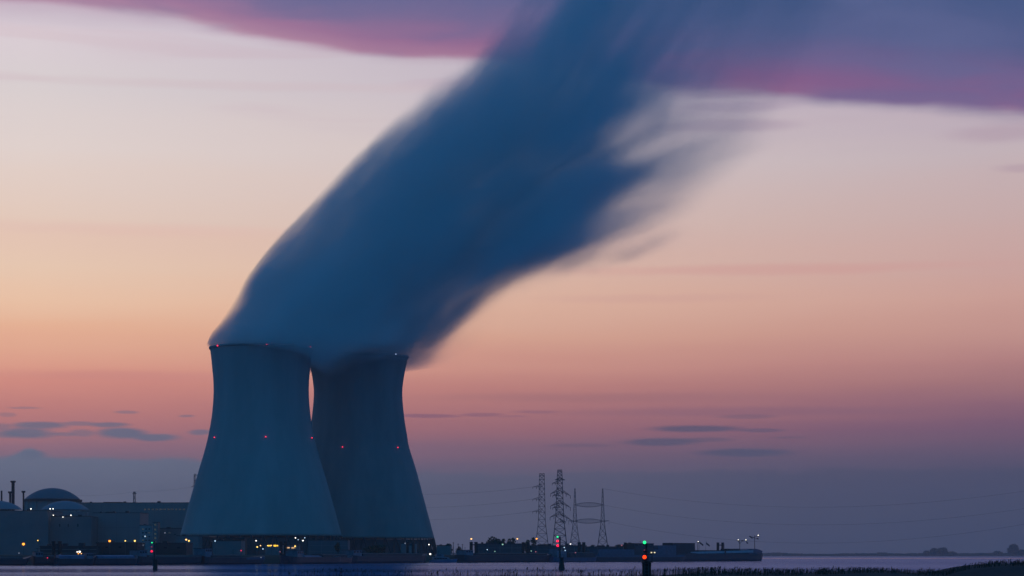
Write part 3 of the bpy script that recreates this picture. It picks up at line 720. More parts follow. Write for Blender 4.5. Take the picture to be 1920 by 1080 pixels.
# ------------------------------------------------------------------ barges moored along the dyke
class Barge:
    """moored river barge between two columns of the picture; bow to the right if px1 > px0"""
    def __init__(s, px0, px1, label, hull=hullm, off=0, H=3.6, bow=1.6, beam_=10.5, name='barge', group='barges moored along the dyke', rake=5.0, fore=.16):
        D0, D1 = shoreD(px0)+off, shoreD(px1)+off
        a = Vector((X(px0,D0), D0, 0)); b = Vector((X(px1,D1), D1, 0)); s.L = (b-a).length; s.W = beam_; s.H = H
        s.root = thing(name, label, 'barge', a, group, math.atan2(b.y-a.y, b.x-a.x)); s.px0, s.px1, s.D0, s.D1 = px0, px1, D0, D1
        # y axis points away from the camera; the near side of the hull is at y = 0
        L, W_ = s.L, s.W; secs = []
        for i in range(25):
            t = i/24; x = t*L; f = max(0, (t-(1-fore))/fore); g_ = max(0, (.06-t)/.06)
            hw = W_/2*(1-f**2.2*.93)*(1-.25*g_*g_); top = H + bow*f**1.5 + .5*g_
            lean = rake*f**2
            secs.append([(x-lean*.9, W_/2-hw*.55, -1.2),(x, W_/2-hw, top),(x, W_/2+hw, top),(x-lean*.9, W_/2+hw*.55, -1.2)])
        # shape with a flare: insert chine points
        sec2 = []
        for q in secs:
            a0, a1, a2, a3 = [Vector(v) for v in q]
            m1 = a0.lerp(a1, .42); m1.y = a1.y + (.12); m2 = a3.lerp(a2, .42); m2.y = a2.y - .12
            sec2.append([a0, m1, a1, a2, m2, a3])
        h_ = MB(); h_.loft(sec2); h_.build('hull', hull, s.root)
        # rubbing strake and bulwark rail
        r_ = MB()
        for i in range(24):
            q0, q1 = sec2[i], sec2[i+1]
            r_.beam(Vector(q0[2])+Vector((0,-.05,-.1)), Vector(q1[2])+Vector((0,-.05,-.1)), .16)
        r_.build('gunwale', steel, s.root)
    def x(s, px):
        """distance along the hull of a picture column"""
        ca, sa = cos(s.root.rotation_euler.z), sin(s.root.rotation_euler.z); o = s.root.location
        k_ = (px-960)/F  # point o + t*(ca,sa) with X = k*Y
        return (k_*o.y - o.x)/(ca - k_*sa)
    def D(s, px): return s.root.location.y + s.x(px)*sin(s.root.rotation_euler.z)
    def box(s, name, m_, px0, px1, ytop, zbase=None, y0=.8, y1=None, sub=None, taper=0):
        x0, x1 = s.x(px0), s.x(px1); zt = Z(ytop, s.D((px0+px1)/2)); zb = s.H-.15 if zbase is None else zbase; y1 = s.W-.8 if y1 is None else y1
        m = MB(); m.loft([[(x0,y0,zb),(x1,y0,zb),(x1,y1,zb),(x0,y1,zb)],[(x0+taper,y0+.1,zt),(x1-taper,y0+.1,zt),(x1-taper,y1-.1,zt),(x0+taper,y1-.1,zt)]])
        return m.build(name, m_, sub or s.root)
    def wheelhouse(s, px0, px1, ytop, lit=None, m_=None, cabin=None, nwin=4):
        D = s.D((px0+px1)/2); zt = Z(ytop, D); x0, x1 = s.x(px0), s.x(px1); mid = max(s.H+.8, zt-2.6)
        o = MB(); o.box(x0, x1, 1.6, s.W-1.6, s.H-.2, zt-.25); w_ = o.build('wheelhouse', m_ or mat('cabin paint', (.10,.16,.2), .5), s.root)
        r_ = MB(); r_.box(x0-.4, x1+.4, 1.3, s.W-1.3, zt-.25, zt); r_.build('roof', dark, w_)
        for i in range(nwin):
            a0 = x0+(x1-x0)*(i+.15)/nwin; a1 = x0+(x1-x0)*(i+.85)/nwin
            q = MB(); q.box(a0, a1, 1.52, 1.62, max(s.H+.4, zt-1.7), zt-.7); q.build('window', (lit if lit and i in (1,2) else glass), w_)
        ra = MB(); xm = (x0+x1)/2; ra.beam((xm,s.W/2,zt),(xm,s.W/2,zt+1.6),.08); ra.box(xm-1,xm+1,s.W/2-.1,s.W/2+.1,zt+1.3,zt+1.5); ra.build('radar', darker, w_)
        return w_
    def hatches(s, m_, px0, px1, ytop, n_=7):
        D = s.D((px0+px1)/2); zt = Z(ytop, D); x0, x1 = s.x(px0), s.x(px1)
        for i in range(n_):
            a0 = x0+(x1-x0)*i/n_; a1 = x0+(x1-x0)*(i+1)/n_-.12; m = MB(); z0 = s.H-.1
            m.loft([[(a0,1.2,z0),(a1,1.2,z0),(a1,s.W-1.2,z0),(a0,s.W-1.2,z0)],[(a0,1.2,zt-.5),(a1,1.2,zt-.5),(a1,s.W-1.2,zt-.5),(a0,s.W-1.2,zt-.5)],[(a0,s.W*.3,zt),(a1,s.W*.3,zt),(a1,s.W*.7,zt),(a0,s.W*.7,zt)]])
            m.build('hatch_cover', m_, s.root)
    def mast(s, px, ytop, arms=1.2, lit=None):
        D = s.D(px); x = s.x(px); zt = Z(ytop, D); m = MB(); m.beam((x,s.W/2,s.H-.2),(x,s.W/2,zt),.14,6,.08); m.beam((x-arms,s.W/2,zt-.8),(x+arms,s.W/2,zt-.8),.08)
        q = m.build('mast', darker, s.root)
        if lit:
            l_ = MB(); l_.sphere((x,s.W/2-.3,zt+.25), .38, 8); l_.build('mast_light', lit, q, True)
    def winch(s, px):
        x = s.x(px); m = MB(); m.box(x-1.1,x+1.1,s.W/2-1.5,s.W/2+1.5,s.H-.1,s.H+.5); m.beam((x,s.W/2-1.4,s.H+.9),(x,s.W/2+1.4,s.H+.9),.55,10); m.build('winch', dark, s.root)
white_l = emat('white lamp glow', (255,250,235), 2.6); 
b0 = Barge(-70, 66, 'leftmost barge, low black hull running out of the left edge', off=0, H=3.2)
b0.hatches(dark, -40, 45, 1044, 7); b0.wheelhouse(-66,-50,1034)
b1 = Barge(64, 118, 'short black barge with a red light at its stern', off=2, H=4.2); b1.wheelhouse(68,82,1034, nwin=3); b1.winch(110); b1.hatches(dark,84,104,1041,3)
b2 = Barge(108, 184, 'barge with two pale blue hatch covers below the brightest white lamp', off=-10, H=3.3); b2.hatches(bluec, 112, 160, 1040.5, 5); b2.wheelhouse(164,176,1036, nwin=3)
b3 = Barge(176, 268, 'barge with one long bright blue hatch cover', off=-8, H=3.4); b3.hatches(bluec, 186, 256, 1041, 8); b3.winch(262)
b4 = Barge(262, 392, 'long plain dark barge behind the left channel beacon', off=2, H=4.2); b4.hatches(dark, 284, 372, 1041.5, 8); b4.wheelhouse(266,280,1031, nwin=3)
b5 = Barge(388, 508, 'dark barge with a blue painted raised bow near the middle of the shore', off=0, H=3.9, bow=.8); b5.hatches(dark, 400, 455, 1040, 6); b5.box('forecastle', hullb, 462, 496, 1044.5, 2.6, -.14, 3.0); b5.wheelhouse(390,402,1028, nwin=3); b5.mast(452,1029,1.0)
b6 = Barge(612, 512, 'black barge with a light blue deck edge sloping down to the left cabin lights', off=2, H=3.9, bow=1.0); b6.root.location.z = 0
b7 = Barge(560, 672, 'dark barge with pale blue side deck moored right of the tall pile group', off=-12, H=3.5)
b7.hatches(bluec, 575, 607, 1041.5, 4); b7.hatches(dark, 609, 655, 1039, 5); b7.wheelhouse(563,574,1032, nwin=3)
b8 = Barge(664, 812, 'long black barge in front of the right cooling tower', off=0, H=4.6); b8.hatches(dark, 684, 795, 1037, 10); b8.wheelhouse(667,683,1031, nwin=3)
b9 = Barge(874, 1046, 'long black barge in front of the wide leafy tree', off=2, H=4.8); b9.hatches(darker, 893, 1028, 1037, 10); b9.wheelhouse(877,891,1031, nwin=3)
b10 = Barge(1040, 1128, 'barge with a blue side deck behind the middle channel beacon', off=-6, H=3.4, hull=hullb); b10.hatches(dark, 1072, 1118, 1035.5, 5); b10.wheelhouse(1048,1066,1028, nwin=4)
b11 = Barge(1112, 1298, 'long barge with lit cabin windows and blue deckhouse right of centre', off=-4, H=3.6)
b11.box('deck_coaming', hullb, 1118, 1285, 1040.5); b11.box('accommodation', mat('blue deckhouse', (.05,.10,.14), .6), 1126, 1262, 1030, None, 1.6); b11.wheelhouse(1193,1229,1018.5, None, dark, nwin=5)
b11.box('deckhouse', mat('blue deckhouse', (.05,.10,.14), .6), 1238, 1272, 1022.5, None, 2.0)
for px in (1224.5, 1230.5):
    q = MB(); D = b11.D(px); q.box(b11.x(px)-.9, b11.x(px)+.9, 1.42, 1.58, Z(1037,D), Z(1035,D)); q.build('lit_window', emat('cream lit window', (255,240,190), 1.1), b11.root)
b12 = Barge(1262, 1441.5, 'tanker barge at the right end with a pale deck edge and raised bow', off=-2, H=6.0, bow=.9, beam_=12, rake=3.2, fore=.12)
m = MB(); ss = []
for px, py, hw in ((1403,1031,4.6),(1411,1028.8,4.3),(1424,1029.2,3.2),(1433,1030.8,1.8),(1440.6,1033,.3)):
    x = b12.x(px); z = Z(py, b12.D(px)); ss.append([(x-1.2,6-hw-.12,6.2),(x,6-hw-.12,z),(x,6+hw,z),(x-1.2,6+hw,6.2)])
m.loft(ss); m.build('forecastle', hullb, b12.root)
D = b12.D(1350)
q = MB(); prev = None
for i in range(12):
    t = i/11; px = 1302 + t*(1424-1302); Dm = b12.D(px); x = b12.x(px); z = b12.H+.05; prev = (x, z)
m = MB(); ss = []
for px, y0_, y1_ in ((1296,1036.5,1034.8),(1310,1038,1034.2),(1360,1037.2,1033.2),(1413,1036,1031.6)):
    x = b12.x(px); D = b12.D(px); ss.append([(x,.25,Z(y0_,D)),(x,.25,Z(y1_,D)),(x,.6,Z(y1_,D)),(x,.6,Z(y0_,D))])
m.loft(ss); m.build('side_deck', whitec, b12.root)
m = MB(); ss = []
for px in (1290,1360,1405):
    x = b12.x(px); ss.append([(x,.62,5.8),(x,.62,7.6),(x,11.4,7.6),(x,11.4,5.8)])
m.loft(ss); m.build('tank_deck', dark, b12.root)
q = MB(); q.box(b12.x(1359), b12.x(1361), -.22, .2, b12.H-1.2, b12.H+2.6); q.build('ladder', darker, b12.root)
b12.box('container_stack', darker, 1264, 1305.5, 1018, None, 1.0, 11, taper=.3)
b12.box('deck_pipes', darker, 1312, 1366, 1031.6, None, 4, 8); b12.box('cargo_hatch', darker, 1370, 1393, 1028.8, None, 2, 10, taper=.8)
b12.winch(1410)

# light coloured patrol boat between the barges
def patrol_boat():
    px0, px1 = 808, 862; D = shoreD(835)-14; L = X(px1,D)-X(px0,D); r = thing('patrol_boat', 'light blue workboat with a glazed cabin and a slim pointed bow', 'boat', (X(px0,D), D, 0), None, .3)
    secs = []
    for i in range(17):
        t = i/16; f = max(0,(t-.55)/.45); hw = 2.3*(1-f**2*.95); top = 1.7+1.0*f
        secs.append([(t*L-1.5*f, 2.3-hw*.5, -.6),(t*L, 2.3-hw, top),(t*L, 2.3+hw, top),(t*L-1.5*f, 2.3+hw*.5,-.6)])
    h_ = MB(); h_.loft(secs); h_.build('hull', bluec, r)
    for n_, m_, x0, x1, z0, z1, tp in (('cabin', mat('cabin paint', (.10,.16,.2), .5), .08*L, .72*L, 1.6, 3.7, .8), ('wheelhouse', mat('cabin paint', (.1,.16,.2)), .2*L, .5*L, 3.68, 5.9, .7)):
        c = MB(); c.loft([[(x0,.7,z0),(x1,.7,z0),(x1,3.9,z0),(x0,3.9,z0)],[(x0+tp*.4,.9,z1),(x1-tp*1.6,.9,z1),(x1-tp*1.6,3.7,z1),(x0+tp*.4,3.7,z1)]]); o = c.build(n_, m_, r)
        for k_ in range(5):
            a0 = x0+.9+(x1-x0-3)*k_/5; q = MB(); q.box(a0, a0+(x1-x0-3)/5-.3, .62, .8, z0+.8, z1-.5); q.build('window', glass, o)
    ra = MB(); ra.beam((.3*L,2.3,5.8),(.3*L,2.3,8.2),.08); ra.beam((.3*L-.8,2.3,7.2),(.3*L+.8,2.3,7.2),.07); ra.build('mast', darker, r)
    rl = MB()
    for k_ in range(9):
        t = .62+.36*k_/8; f = max(0,(t-.55)/.45); hw = 2.3*(1-f**2*.95); rl.beam((t*L, 2.3-hw+.1, 1.7+f),(t*L, 2.3-hw+.1, 2.5+f),.04)
    rl.build('railing', steel, r)
patrol_boat()

# ------------------------------------------------------------------ mooring dolphins: pairs of tall piles
def dolphin(pxa, pxb, ytop, wpx, label, cap=0.0, off=16):
    D = shoreD((pxa+pxb)/2)+off; s_ = D/F; cx = X((pxa+pxb)/2, D)
    r = thing('mooring_dolphin', label, 'mooring piles', (cx, D, -3), 'pairs of tall mooring piles')
    zt = Z(ytop, D)+3
    for px in (pxa, pxb):
        m = MB(); x = X(px,D)-cx; rr = wpx*s_/2; m.lathe([(rr,0),(rr,zt-.6),(rr*1.12,zt-.6),(rr*1.12,zt-.15),(rr*.3,zt),(.02,zt)], cx=x, n=16); m.build('pile', timber, r)
    m = MB(); m.box(X(pxa,D)-cx, X(pxb,D)-cx, -.3, .3, zt*.86, zt*.86+.8); m.box(X(pxa,D)-cx, X(pxb,D)-cx, -.3, .3, 8, 8.8); m.build('link_beam', darker, r)
    m = MB(); x = X(pxb,D)-cx+wpx*s_*.62; m.beam((x,-.2,3),(x,-.2,zt*.93),.12)
    for i in range(12): m.beam((x-.3,-.2,3+i*(zt*.9-3)/12),(x+.25,-.2,3+i*(zt*.9-3)/12),.07)
    m.build('ladder', darker, r)
dolphin(100.5,112,1014.5,7,'pair of stubby mooring piles above the shed on the left')
dolphin(527,535,1015,5.5,'close pair of tall piles beside the yellow lit cabin', off=10)
dolphin(764,774.5,1016,5,'pair of piles in front of the right cooling tower')
dolphin(883.5,892.5,1016,6,'thick pair of piles with the orange lamp above its left pile')
dolphin(981,990.5,1016.5,5.5,'pair of piles between the wide tree and the flat topped pylon')
dolphin(1086,1094.5,1016.5,6,'pair of piles in front of the portal pylon')
dolphin(1172.5,1181,1017,5.5,'pair of piles just left of the right channel beacon')
dolphin(1346,1355,1017,5,'pair of piles rising from the tanker barge deck line', off=18)

# ------------------------------------------------------------------ tall light masts by the tanker barge
def light_mast(px, ytop, D, label, heads, arms, name='light_mast'):
    s_ = D/F; r = thing(name, label, 'light mast', (X(px,D), D, -2)); zt = Z(ytop,D)+2
    m = MB(); m.beam((0,0,0),(0,0,zt),.38,8,.24); m.build('pole', darker, r)
    a_ = MB()
    for (x0,y0,x1,y1) in arms: a_.beam((x0*s_,0,Z(y0,D)+2),(x1*s_,0,Z(y1,D)+2),.22)
    a_.build('crossarm', darker, r)
    for (x, y, lit) in heads:
        z = Z(y,D)+2; q = MB(); q.loft([[(x*s_-1.0,-.5,z-.1),(x*s_+.7,-.5,z-.7),(x*s_+.7,.5,z-.7),(x*s_-1.0,.5,z-.1)],[(x*s_-.6,-.4,z+.7),(x*s_+.9,-.4,z+.1),(x*s_+.9,.4,z+.1),(x*s_-.6,.4,z+.7)]]); l_ = q.build('lamp_head', darker, r)
        if lit:
            q = MB(); q.sphere((x*s_,-.7,z+.6), lit, 8); q.build('lamp', white_l, l_, True)
D = shoreD(1415)+8
light_mast(1415, 1004, D, 'tallest light mast on the tanker bow with one bright lamp on its right arm', [(-6,1008,0),(6.5,1005,.42),(5.5,1010,0),(-8.5,1006,0)], [(-9,1005.5,0,1008),(0,1007,7.5,1004.5),(0,1010,6,1010.5),(-6,1010,0,1007)])
light_mast(1387, 1012, shoreD(1387)+8, 'lower branching light mast left of the tallest one, two small lamps on it', [(-3,1013.5,.32),(11.5,1013.5,.36),(14,1018,0),(5,1014,0)], [(0,1020,-3,1014),(0,1020,5,1013.5),(5,1013.5,12,1014),(12,1014,15,1018)])
light_mast(1308.5, 1017, shoreD(1308)+8, 'thin pale post with a small lamp beside the container stack', [(.5,1017,.34)], [(0,1018,1.5,1017)])
def flag(px, py, label):
    D = shoreD(px)+6; s_ = D/F; r = thing('flag', label, 'flag', (X(px,D), D, 3), 'drooping flags on the tanker barge')
    m = MB(); m.beam((-2.4,0,0),(-3*s_*.9,0,Z(py-1,D)-3+2.4),.12); m.build('pole', darker, r)
    m = MB(); z = Z(py,D)-3; x0 = -3*s_
    pts = [(x0+i*.42, .25*sin(i*1.1), z+1.9-i*.33) for i in range(8)]
    for (a0, b0_) in zip(pts, pts[1:]):
        k = len(m.v); m.v += [a0, b0_, (b0_[0]-.1,b0_[1]+.1,b0_[2]-1.4), (a0[0]-.1,a0[1]+.1,a0[2]-1.4)]; m.f.append((k,k+1,k+2,k+3))
        k = len(m.v); m.v += [(p_[0],p_[1]+.05,p_[2]) for p_ in (a0, b0_)] + [(b0_[0]-.1,b0_[1]+.15,b0_[2]-1.4), (a0[0]-.1,a0[1]+.15,a0[2]-1.4)]; m.f.append((k+3,k+2,k+1,k))
    m.build('cloth', darker, r)
flag(1315, 1020, 'left of two drooping dark flags beside the container stack'); flag(1327, 1021, 'right of two drooping dark flags, nearer the mooring piles')

# ------------------------------------------------------------------ channel beacons standing in the river
green_l = emat('green beacon', (40,255,150), 1.5); red_l = emat('red signal', (255,30,70), 2.0); red2_l = emat('orange red signal', (255,60,20), 2.4); rose_l = emat('dim rose signal', (200,80,120), .5)
def beacon(px, D, label, base, pole, lights, lean=0):
    """base: (half width top px, half width bottom px, y top); pole: (half width px, y top)"""
    s_ = D/F; r = thing('channel_beacon', label, 'channel beacon', (X(px,D), D, -2.5), 'signal beacons in the river')
    zt = Z(base[2],D)+2.5; b_ = MB(); n_ = 20
    b_.lathe([(base[1]*s_,0),(base[1]*s_*.98,2.3),(base[0]*s_,zt-.5),(base[0]*s_*1.06,zt-.5),(base[0]*s_*1.06,zt),(.02,zt)], n=n_); b_.build('base', timber, r)
    p = MB(); zp = Z(pole[1],D)+2.5; p.beam((pole[2]*s_,0,zt-.1),(pole[2]*s_,0,zp),pole[0]*s_,10,pole[0]*s_*.8); p.build('post', darker, r)
    l_ = MB(); xo_ = pole[2]*s_
    for sg in (-1,1): l_.beam((xo_+sg*.25,-.7,1.5),(xo_+sg*.25,-.7,zp*.9),.05)
    for i in range(16): l_.beam((xo_-.25,-.7,1.5+i*(zp*.9-1.5)/15),(xo_+.25,-.7,1.5+i*(zp*.9-1.5)/15),.04)
    l_.build('ladder', steel, r)
    pf = MB(); pf.box(-base[0]*s_*1.15, base[0]*s_*1.15, -1.2, 1.2, zt+.02, zt+.18); 
    for sx_ in (-1,0,1): pf.beam((sx_*base[0]*s_*1.1,-1.15,zt+.1),(sx_*base[0]*s_*1.1,-1.15,zt+1.1),.04)
    pf.beam((-base[0]*s_*1.1,-1.15,zt+1.1),(base[0]*s_*1.1,-1.15,zt+1.1),.04); pf.build('platform', darker, r)
    for (lx, ly, lr_, m_) in lights:
        q = MB(); x = (lx-px)*s_; z = Z(ly,D)+2.5; q.box(min(x,pole[2]*s_)-.15, max(x,pole[2]*s_)+.15, -.15, .15, z-lr_-.22, z-lr_-.02); q.box(x-.2,x+.2,-.75,.1,z-lr_-.2,z-lr_); h_ = q.build('lantern_bracket', darker, r)
        q = MB(); q.sphere((x,-.6,z), lr_, 12); q.build('signal_light', m_, h_, True)
beacon(291, 714, 'left channel beacon, squat base and three stacked lights before the dark barge', (4.2,4.6,1050), (1.6,1014,-1), [(285.5,1017.5,.22,green_l),(285,1025.5,.22,rose_l),(285,1033.7,.36,red_l)])
beacon(1053, 740, 'middle channel beacon, cone base, green light over two red ones', (3.4,6.6,1046), (1.9,1006,-3.2), [(1045.3,1006.6,.30,green_l),(1045.3,1014.5,.42,red_l),(1045.5,1023,.44,red_l)])
beacon(1212.5, 285, 'right channel beacon, nearest, thick dark pile with green light above an orange red one', (8.2,8.5,1055), (2.2,1019,-.5), [(1208,1017,.22,green_l),(1208,1044.6,.26,red2_l),(1208,1031.5,.08,rose_l)])

# ------------------------------------------------------------------ lamps on the shore
LC = {'W':('white lamp', (255,250,240), 2.4), 'C':('cold lamp', (190,225,255), 1.2), 'O':('orange lamp', (255,150,50), 3.0), 'Y':('yellow lamp', (255,215,110), 2.2),
      'A':('amber lamp', (255,190,120), 2.4), 'R':('red lamp', (255,50,90), 1.3), 'G':('greenish lamp', (170,230,210), .8), 'D':('dim lamp', (150,165,190), .5), 'P':('pink lamp', (230,140,170), .6)}
def lamp(px, py, kind, rpx, label, D=None, roof=None, name='lamp_post', on=None):
    D = D or shoreD(px)+48; s_ = D/F; base = roof if roof is not None else 4.0
    z = Z(py, D); r = thing(name, label, 'lamp post' if name == 'lamp_post' else 'floodlight', (X(px,D), D, base), 'lit lamps of the power station shore')
    H = z-base; rr = rpx*s_
    m = MB(); m.beam((0,.5,-.3),(0,.5,max(.2,H+rr)),.11,6,.07); m.beam((0,.5,H+rr+.02),(0,-.3,H+rr+.1),.07); m.build('pole', steel, r)
    m = MB(); m.loft([[(-rr*1.1,-rr*1.1,H+rr*.72),(rr*1.1,-rr*1.1,H+rr*.72),(rr*1.1,rr*.9,H+rr*.72),(-rr*1.1,rr*.9,H+rr*.72)],[(-rr*.4,-rr*.4,H+rr*1.35),(rr*.4,-rr*.4,H+rr*1.35),(rr*.4,rr*.3,H+rr*1.35),(-rr*.4,rr*.3,H+rr*1.35)]]); h_ = m.build('lamp_shade', darker, r)
    m = MB(); m.sphere((0,0,H), rr, 10); n_, c, st_ = LC[kind]; m.build('bulb', emat(n_, c, st_), h_, True)
    return r
def rz_(y, D): return Z(y, D)
lamp(58,954,'W',1.3,'floodlight alone at the left on the roof before the domes',1838,rz_(957,1840),'floodlight')
lamp(94,954,'W',1.3,'left one of two close floodlights at the pale dome',1836,rz_(957.5,1840),'floodlight')
lamp(99.5,954,'W',1.2,'right one of two close floodlights at the pale dome',1852,rz_(968,1850),'floodlight')
lamp(100,966,'W',1.0,'small floodlight under the close pair at the pale dome',1849,rz_(975,1850),'floodlight')
lamp(118,969.5,'W',1.0,'lowest floodlight below the pale dome, between two others',1849,rz_(976,1850),'floodlight')
lamp(133,966,'W',1.2,'floodlight at the right end of the row below the pale dome',1849,rz_(974,1850),'floodlight')
lamp(44,1020,'O',2.5,'large orange lamp low on the left side of the shore')
lamp(71,1013.3,'Y',1.1,'pale yellow lamp above and right of the large orange one')
lamp(35.5,1037,'D',1.3,'faint white lamp near the water below the large orange one')
lamp(74,1034,'D',.7,'barely visible upper lamp of a dim pair left of the stubby piles')
lamp(78,1037,'D',.8,'barely visible lower lamp of a dim pair left of the stubby piles')
lamp(89,1046,'R',1.0,'magenta red lamp close to the water on the left', D=shoreD(89)-3.5, roof=1.5)
lamp(144.7,1034.8,'W',1.2,'smaller white lamp of the glaring pair above the blue covers', D=shoreD(144)+30)
lamp(149.3,1034.5,'W',2.0,'brightest white lamp of the glaring pair above the blue covers', D=shoreD(149)+30)
lamp(147,1038,'O',1.2,'added orange ball imitating the glow just under the glaring white pair', D=shoreD(149)+27)  # this and the next are added to imitate glow below the white lamps
lamp(152.5,1038,'A',1.0,'added small amber ball imitating the glow under the glaring white pair, on its right', D=shoreD(149)+27)
lamp(205.6,1014.3,'O',2.1,'star bright orange lamp on the roof edge of the dark shed')
lamp(234.8,1014,'Y',1.3,'pale yellow lamp over the middle of the dark shed roof')
lamp(252.8,1014,'Y',1.8,'strong yellow lamp over the right end of the dark shed roof')
lamp(272,1005.5,'C',1.2,'cold white lamp before the small white office')
lamp(268.5,1022,'D',1.0,'dim grey lamp at the foot of the small white office')
lamp(309.3,999,'D',1.3,'dim white lamp on the stepped grey block', D=1800, roof=3.4)
lamp(349,1011.8,'A',1.7,'upper left lamp of the amber and yellow pair at the left tower foot')
lamp(354.2,1014,'Y',1.6,'lower right lamp of the amber and yellow pair at the left tower foot')
lamp(403.3,1014.2,'C',1.4,'cold white lamp over the dark post left of the pump house')
lamp(452,1032.3,'R',1.2,'magenta lamp left of the cluster of yellow lights', D=shoreD(452)+24)
lamp(480.2,1013.8,'W',1.2,'highest white lamp above the left end of the yellow light cluster')
lamp(482.2,1025.5,'Y',1.4,'greenish white lamp at the left end of the yellow light cluster')
lamp(488.4,1023,'A',1.1,'small amber lamp second from the left of the yellow light cluster')
lamp(493,1029.2,'C',1.2,'cold lamp hanging lowest in the yellow light cluster')
lamp(502,1023,'Y',1.1,'yellow lamp at the left corner of the lit cabin'); lamp(508.6,1022.6,'A',1.0,'pale amber lamp between the two yellow windows of the cabin')
lamp(489.3,1045,'D',1.2,'dim bluish lamp on the blue barge bow', D=shoreD(489)-3.5, roof=1.5)
lamp(525,1034.5,'P',.9,'dim pink lamp left of the close pair of tall piles', D=shoreD(525)+5, roof=0)
lamp(553.3,1024,'Y',1.5,'yellow lamp over the right end of the warm strip windows')
lamp(554,1008.3,'W',1.2,'left of the white lamps high in front of the left tower'); lamp(559,1011.8,'C',1.0,'smaller cold lamp between the high white lamps')
lamp(568,1013.5,'W',1.4,'wide bright lamp at the right of the high white lamps'); lamp(571.3,1008.3,'C',1.1,'small lamp right above the wide bright one')
lamp(676,1033.5,'D',1.3,'dim white lamp over the barge before the right tower', D=shoreD(676)+26)
lamp(759.6,1018.7,'D',1.4,'dim lamp left of the piles before the right tower')
lamp(804.2,1021,'W',1.2,'white lamp by the lower right edge of the right tower')
lamp(806.7,1038.8,'W',1.7,'bright warm white lamp low beside the workboat', D=shoreD(806)-2, roof=1)
lamp(875.3,1033.2,'G',1.0,'upper greenish lamp left of the thick pile pair', D=shoreD(875)+14, roof=0); lamp(875.3,1037.4,'R',1.0,'red lamp under the greenish one left of the thick pile pair', D=shoreD(875)+14, roof=0)
lamp(883.7,1010.3,'A',1.6,'amber lamp directly above the thick pile pair', D=shoreD(883)+70)
lamp(913.6,1030.5,'C',1.0,'small cold lamp in front of the wide tree')
lamp(928,1033.8,'G',.9,'dim greenish lamp at the right foot of the wide tree')
lamp(942.5,1020.7,'G',1.5,'cyan white lamp right of the wide tree crown')
lamp(970,1010.2,'A',1.4,'pale amber lamp standing clear between tree and pile pair'); lamp(1006.2,1010,'O',1.5,'orange lamp at the left foot of the flat topped pylon')
lamp(996,1033,'G',1.0,'cyan lamp right of the second pile pair'); lamp(1004.5,1034.5,'P',1.0,'pinkish lamp right of the cyan one by the water')
lamp(1058,1026.5,'C',1.1,'upper small white lamp right of the middle beacon', D=shoreD(1058)-7, roof=2); lamp(1059.7,1032,'C',1.1,'lower small white lamp right of the middle beacon', D=shoreD(1060)-7, roof=2)
lamp(1069.6,1020,'W',1.1,'white lamp under the portal pylon left mast'); lamp(1079,1036,'P',1.0,'dim pink lamp left of the pile pair at the portal pylon', D=shoreD(1079)-7, roof=2)
lamp(1165.8,1022.3,'P',1.2,'pale pink lamp left of the piles near the right beacon')
lamp(1255.5,1019.2,'W',1.3,'white lamp above the blue deckhouse left of the container stack')

def post(px, yt, D, label, r=.25):
    o = MB(); H = Z(yt,D)-3.5; o.beam((0,0,0),(0,0,H),r,6,r*.7); o.beam((-.8,0,H-.6),(.8,0,H-.6),r*.6); q = o.build('pole', darker, loc=None); q.location = (X(px,D),D,3.5); tag(q, label, 'pole', 'thin poles on the dyke')
post(396,1016,1230,'thick bare pole left of the pump house',1.0)
post(850,1016.5,1600,'thin pole standing highest right of the right tower'); post(859,1019,1600,'second thin pole of the row right of the right tower'); post(867,1020,1600,'pole nearest the thick pile pair')

# ------------------------------------------------------------------ near bank: marsh and reeds
TOP = [(400,1110),(900,1094),(1150,1086),(1230,1082),(1270,1077),(1350,1074.5),(1480,1074.5),(1560,1073),(1620,1070),(1660,1070),(1700,1074),(1770,1075.5),(1800,1067),(1830,1061),(1880,1057),(1920,1056.5),(2050,1054),(2300,1050)]
m_ = MB(); cols = []
for px in range(-200, 2301, 20):
    y = interp(px, [(-200,1120)]+TOP); D = 300; z = Z(y, D)
    cols.append([(X(px,302),180,-1.5),(X(px,302),255,min(z,1.0)*.6),(X(px,D),292,z-.25),(X(px,D),300,z),(X(px,D),312,z-.1),(X(px,D),330,-1.5)])
nn = 6; m_.v = [p for r in cols for p in r]
for a in range(len(cols)-1):
    for i in range(nn-1): m_.f.append((a*nn+i, (a+1)*nn+i, (a+1)*nn+i+1, a*nn+i+1))
struct(m_, 'river_bank', mud, 'dark muddy near bank rising at the right')
rd = MB(); R = random.Random(11)
def blade(x, y, z0, h, w_, lean):
    k = len(rd.v); a = R.uniform(0, pi); cx, cy = cos(a)*w_, sin(a)*w_; lx = lean*h
    rd.v += [(x-cx,y-cy,z0),(x+cx,y+cy,z0),(x+cx*.8+lx*.4,y+cy*.8,z0+h*.6),(x-cx*.8+lx*.4,y-cy*.8,z0+h*.6),(x+lx,y,z0+h)]
    rd.f += [(k,k+1,k+2,k+3),(k+3,k+2,k+4)]
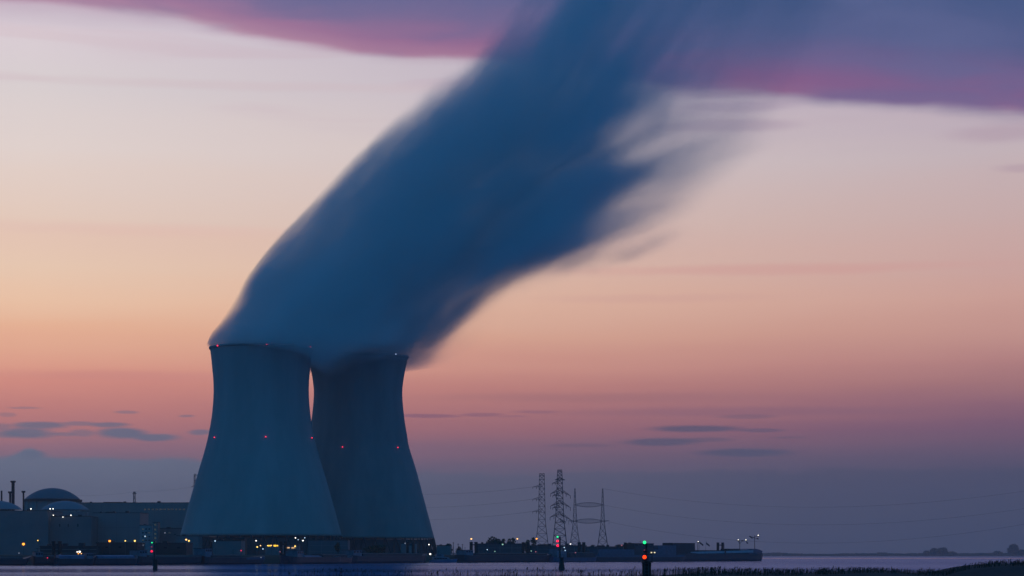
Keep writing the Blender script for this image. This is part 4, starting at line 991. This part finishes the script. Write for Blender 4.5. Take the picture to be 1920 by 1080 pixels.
def plume_(x, y, z, s_):
    k = len(rd.v); a = R.uniform(0,pi)
    rd.v += [(x-.045*s_*cos(a),y,z),(x+.045*s_*cos(a),y,z+.05),(x+.08*s_,y,z+.35*s_),(x-.01,y,z+.3*s_)]; rd.f.append((k,k+1,k+2,k+3))
TIPS = [(490,1082),(512,1077),(560,1074),(600,1071),(650,1070),(700,1073),(800,1074),(860,1073),(950,1071),(1010,1069),(1100,1073),(1180,1072),(1260,1069),(1330,1067),(1480,1069),(1620,1066),(1700,1070),(1770,1071),(1830,1058),(1880,1053.5),(1920,1053),(2050,1050)]
for i in range(15000):
    px = R.uniform(480, 2040); D = R.uniform(290, 312); 
    dens = interp(px, [(480,.05),(520,.16),(1100,.22),(1250,.6),(1350,1),(2040,1)])
    cl_ = mnoise.noise((px*.03, D*.12, 0)); 
    if R.random() > dens*(.65+(1.6 if px < 1240 else .8)*cl_): continue
    if 1196 < px < 1226 and D < 290: continue
    tip = interp(px, TIPS) + (R.gauss(1.5, 3.0) if px < 1240 else R.gauss(0, 1.7)) - 2.2*max(0, mnoise.noise((px*.08,0,5)))*1.5 + (1.5 if dens == 1 else 0)
    z1 = Z(tip, D); zb = Z(interp(px, TOP), D)-.3; h = max(.3, z1-zb)
    blade(X(px,D), D, z1-h, h, R.uniform(.018,.045), R.gauss(.06,.10))
    if R.random() < .35: plume_(X(px,D)+.06*h, D, z1-.15, R.uniform(.6,1.3))
tag(rd.build('reeds', grass_m), 'uneven fringe of dark reeds on the near marsh bank', 'reeds', kind='stuff')

# ------------------------------------------------------------------ haze
hz = bpy.data.materials.new('air'); hz.use_nodes = True; n = NT(hz.node_tree); n.n.clear()
hv = n.new('ShaderNodeVolumePrincipled'); hv.inputs['Color'].default_value = (.68,.71,.68,1); hv.inputs['Density'].default_value = SIG
hv.inputs['Anisotropy'].default_value = .6
n.l.new(hv.outputs[0], n.new('ShaderNodeOutputMaterial').inputs['Volume'])
g = MB(); g.box(-20500, 20500, -2500, 20500, -9, 640); hb = g.build('haze', hz); tag(hb, kind='stuff')
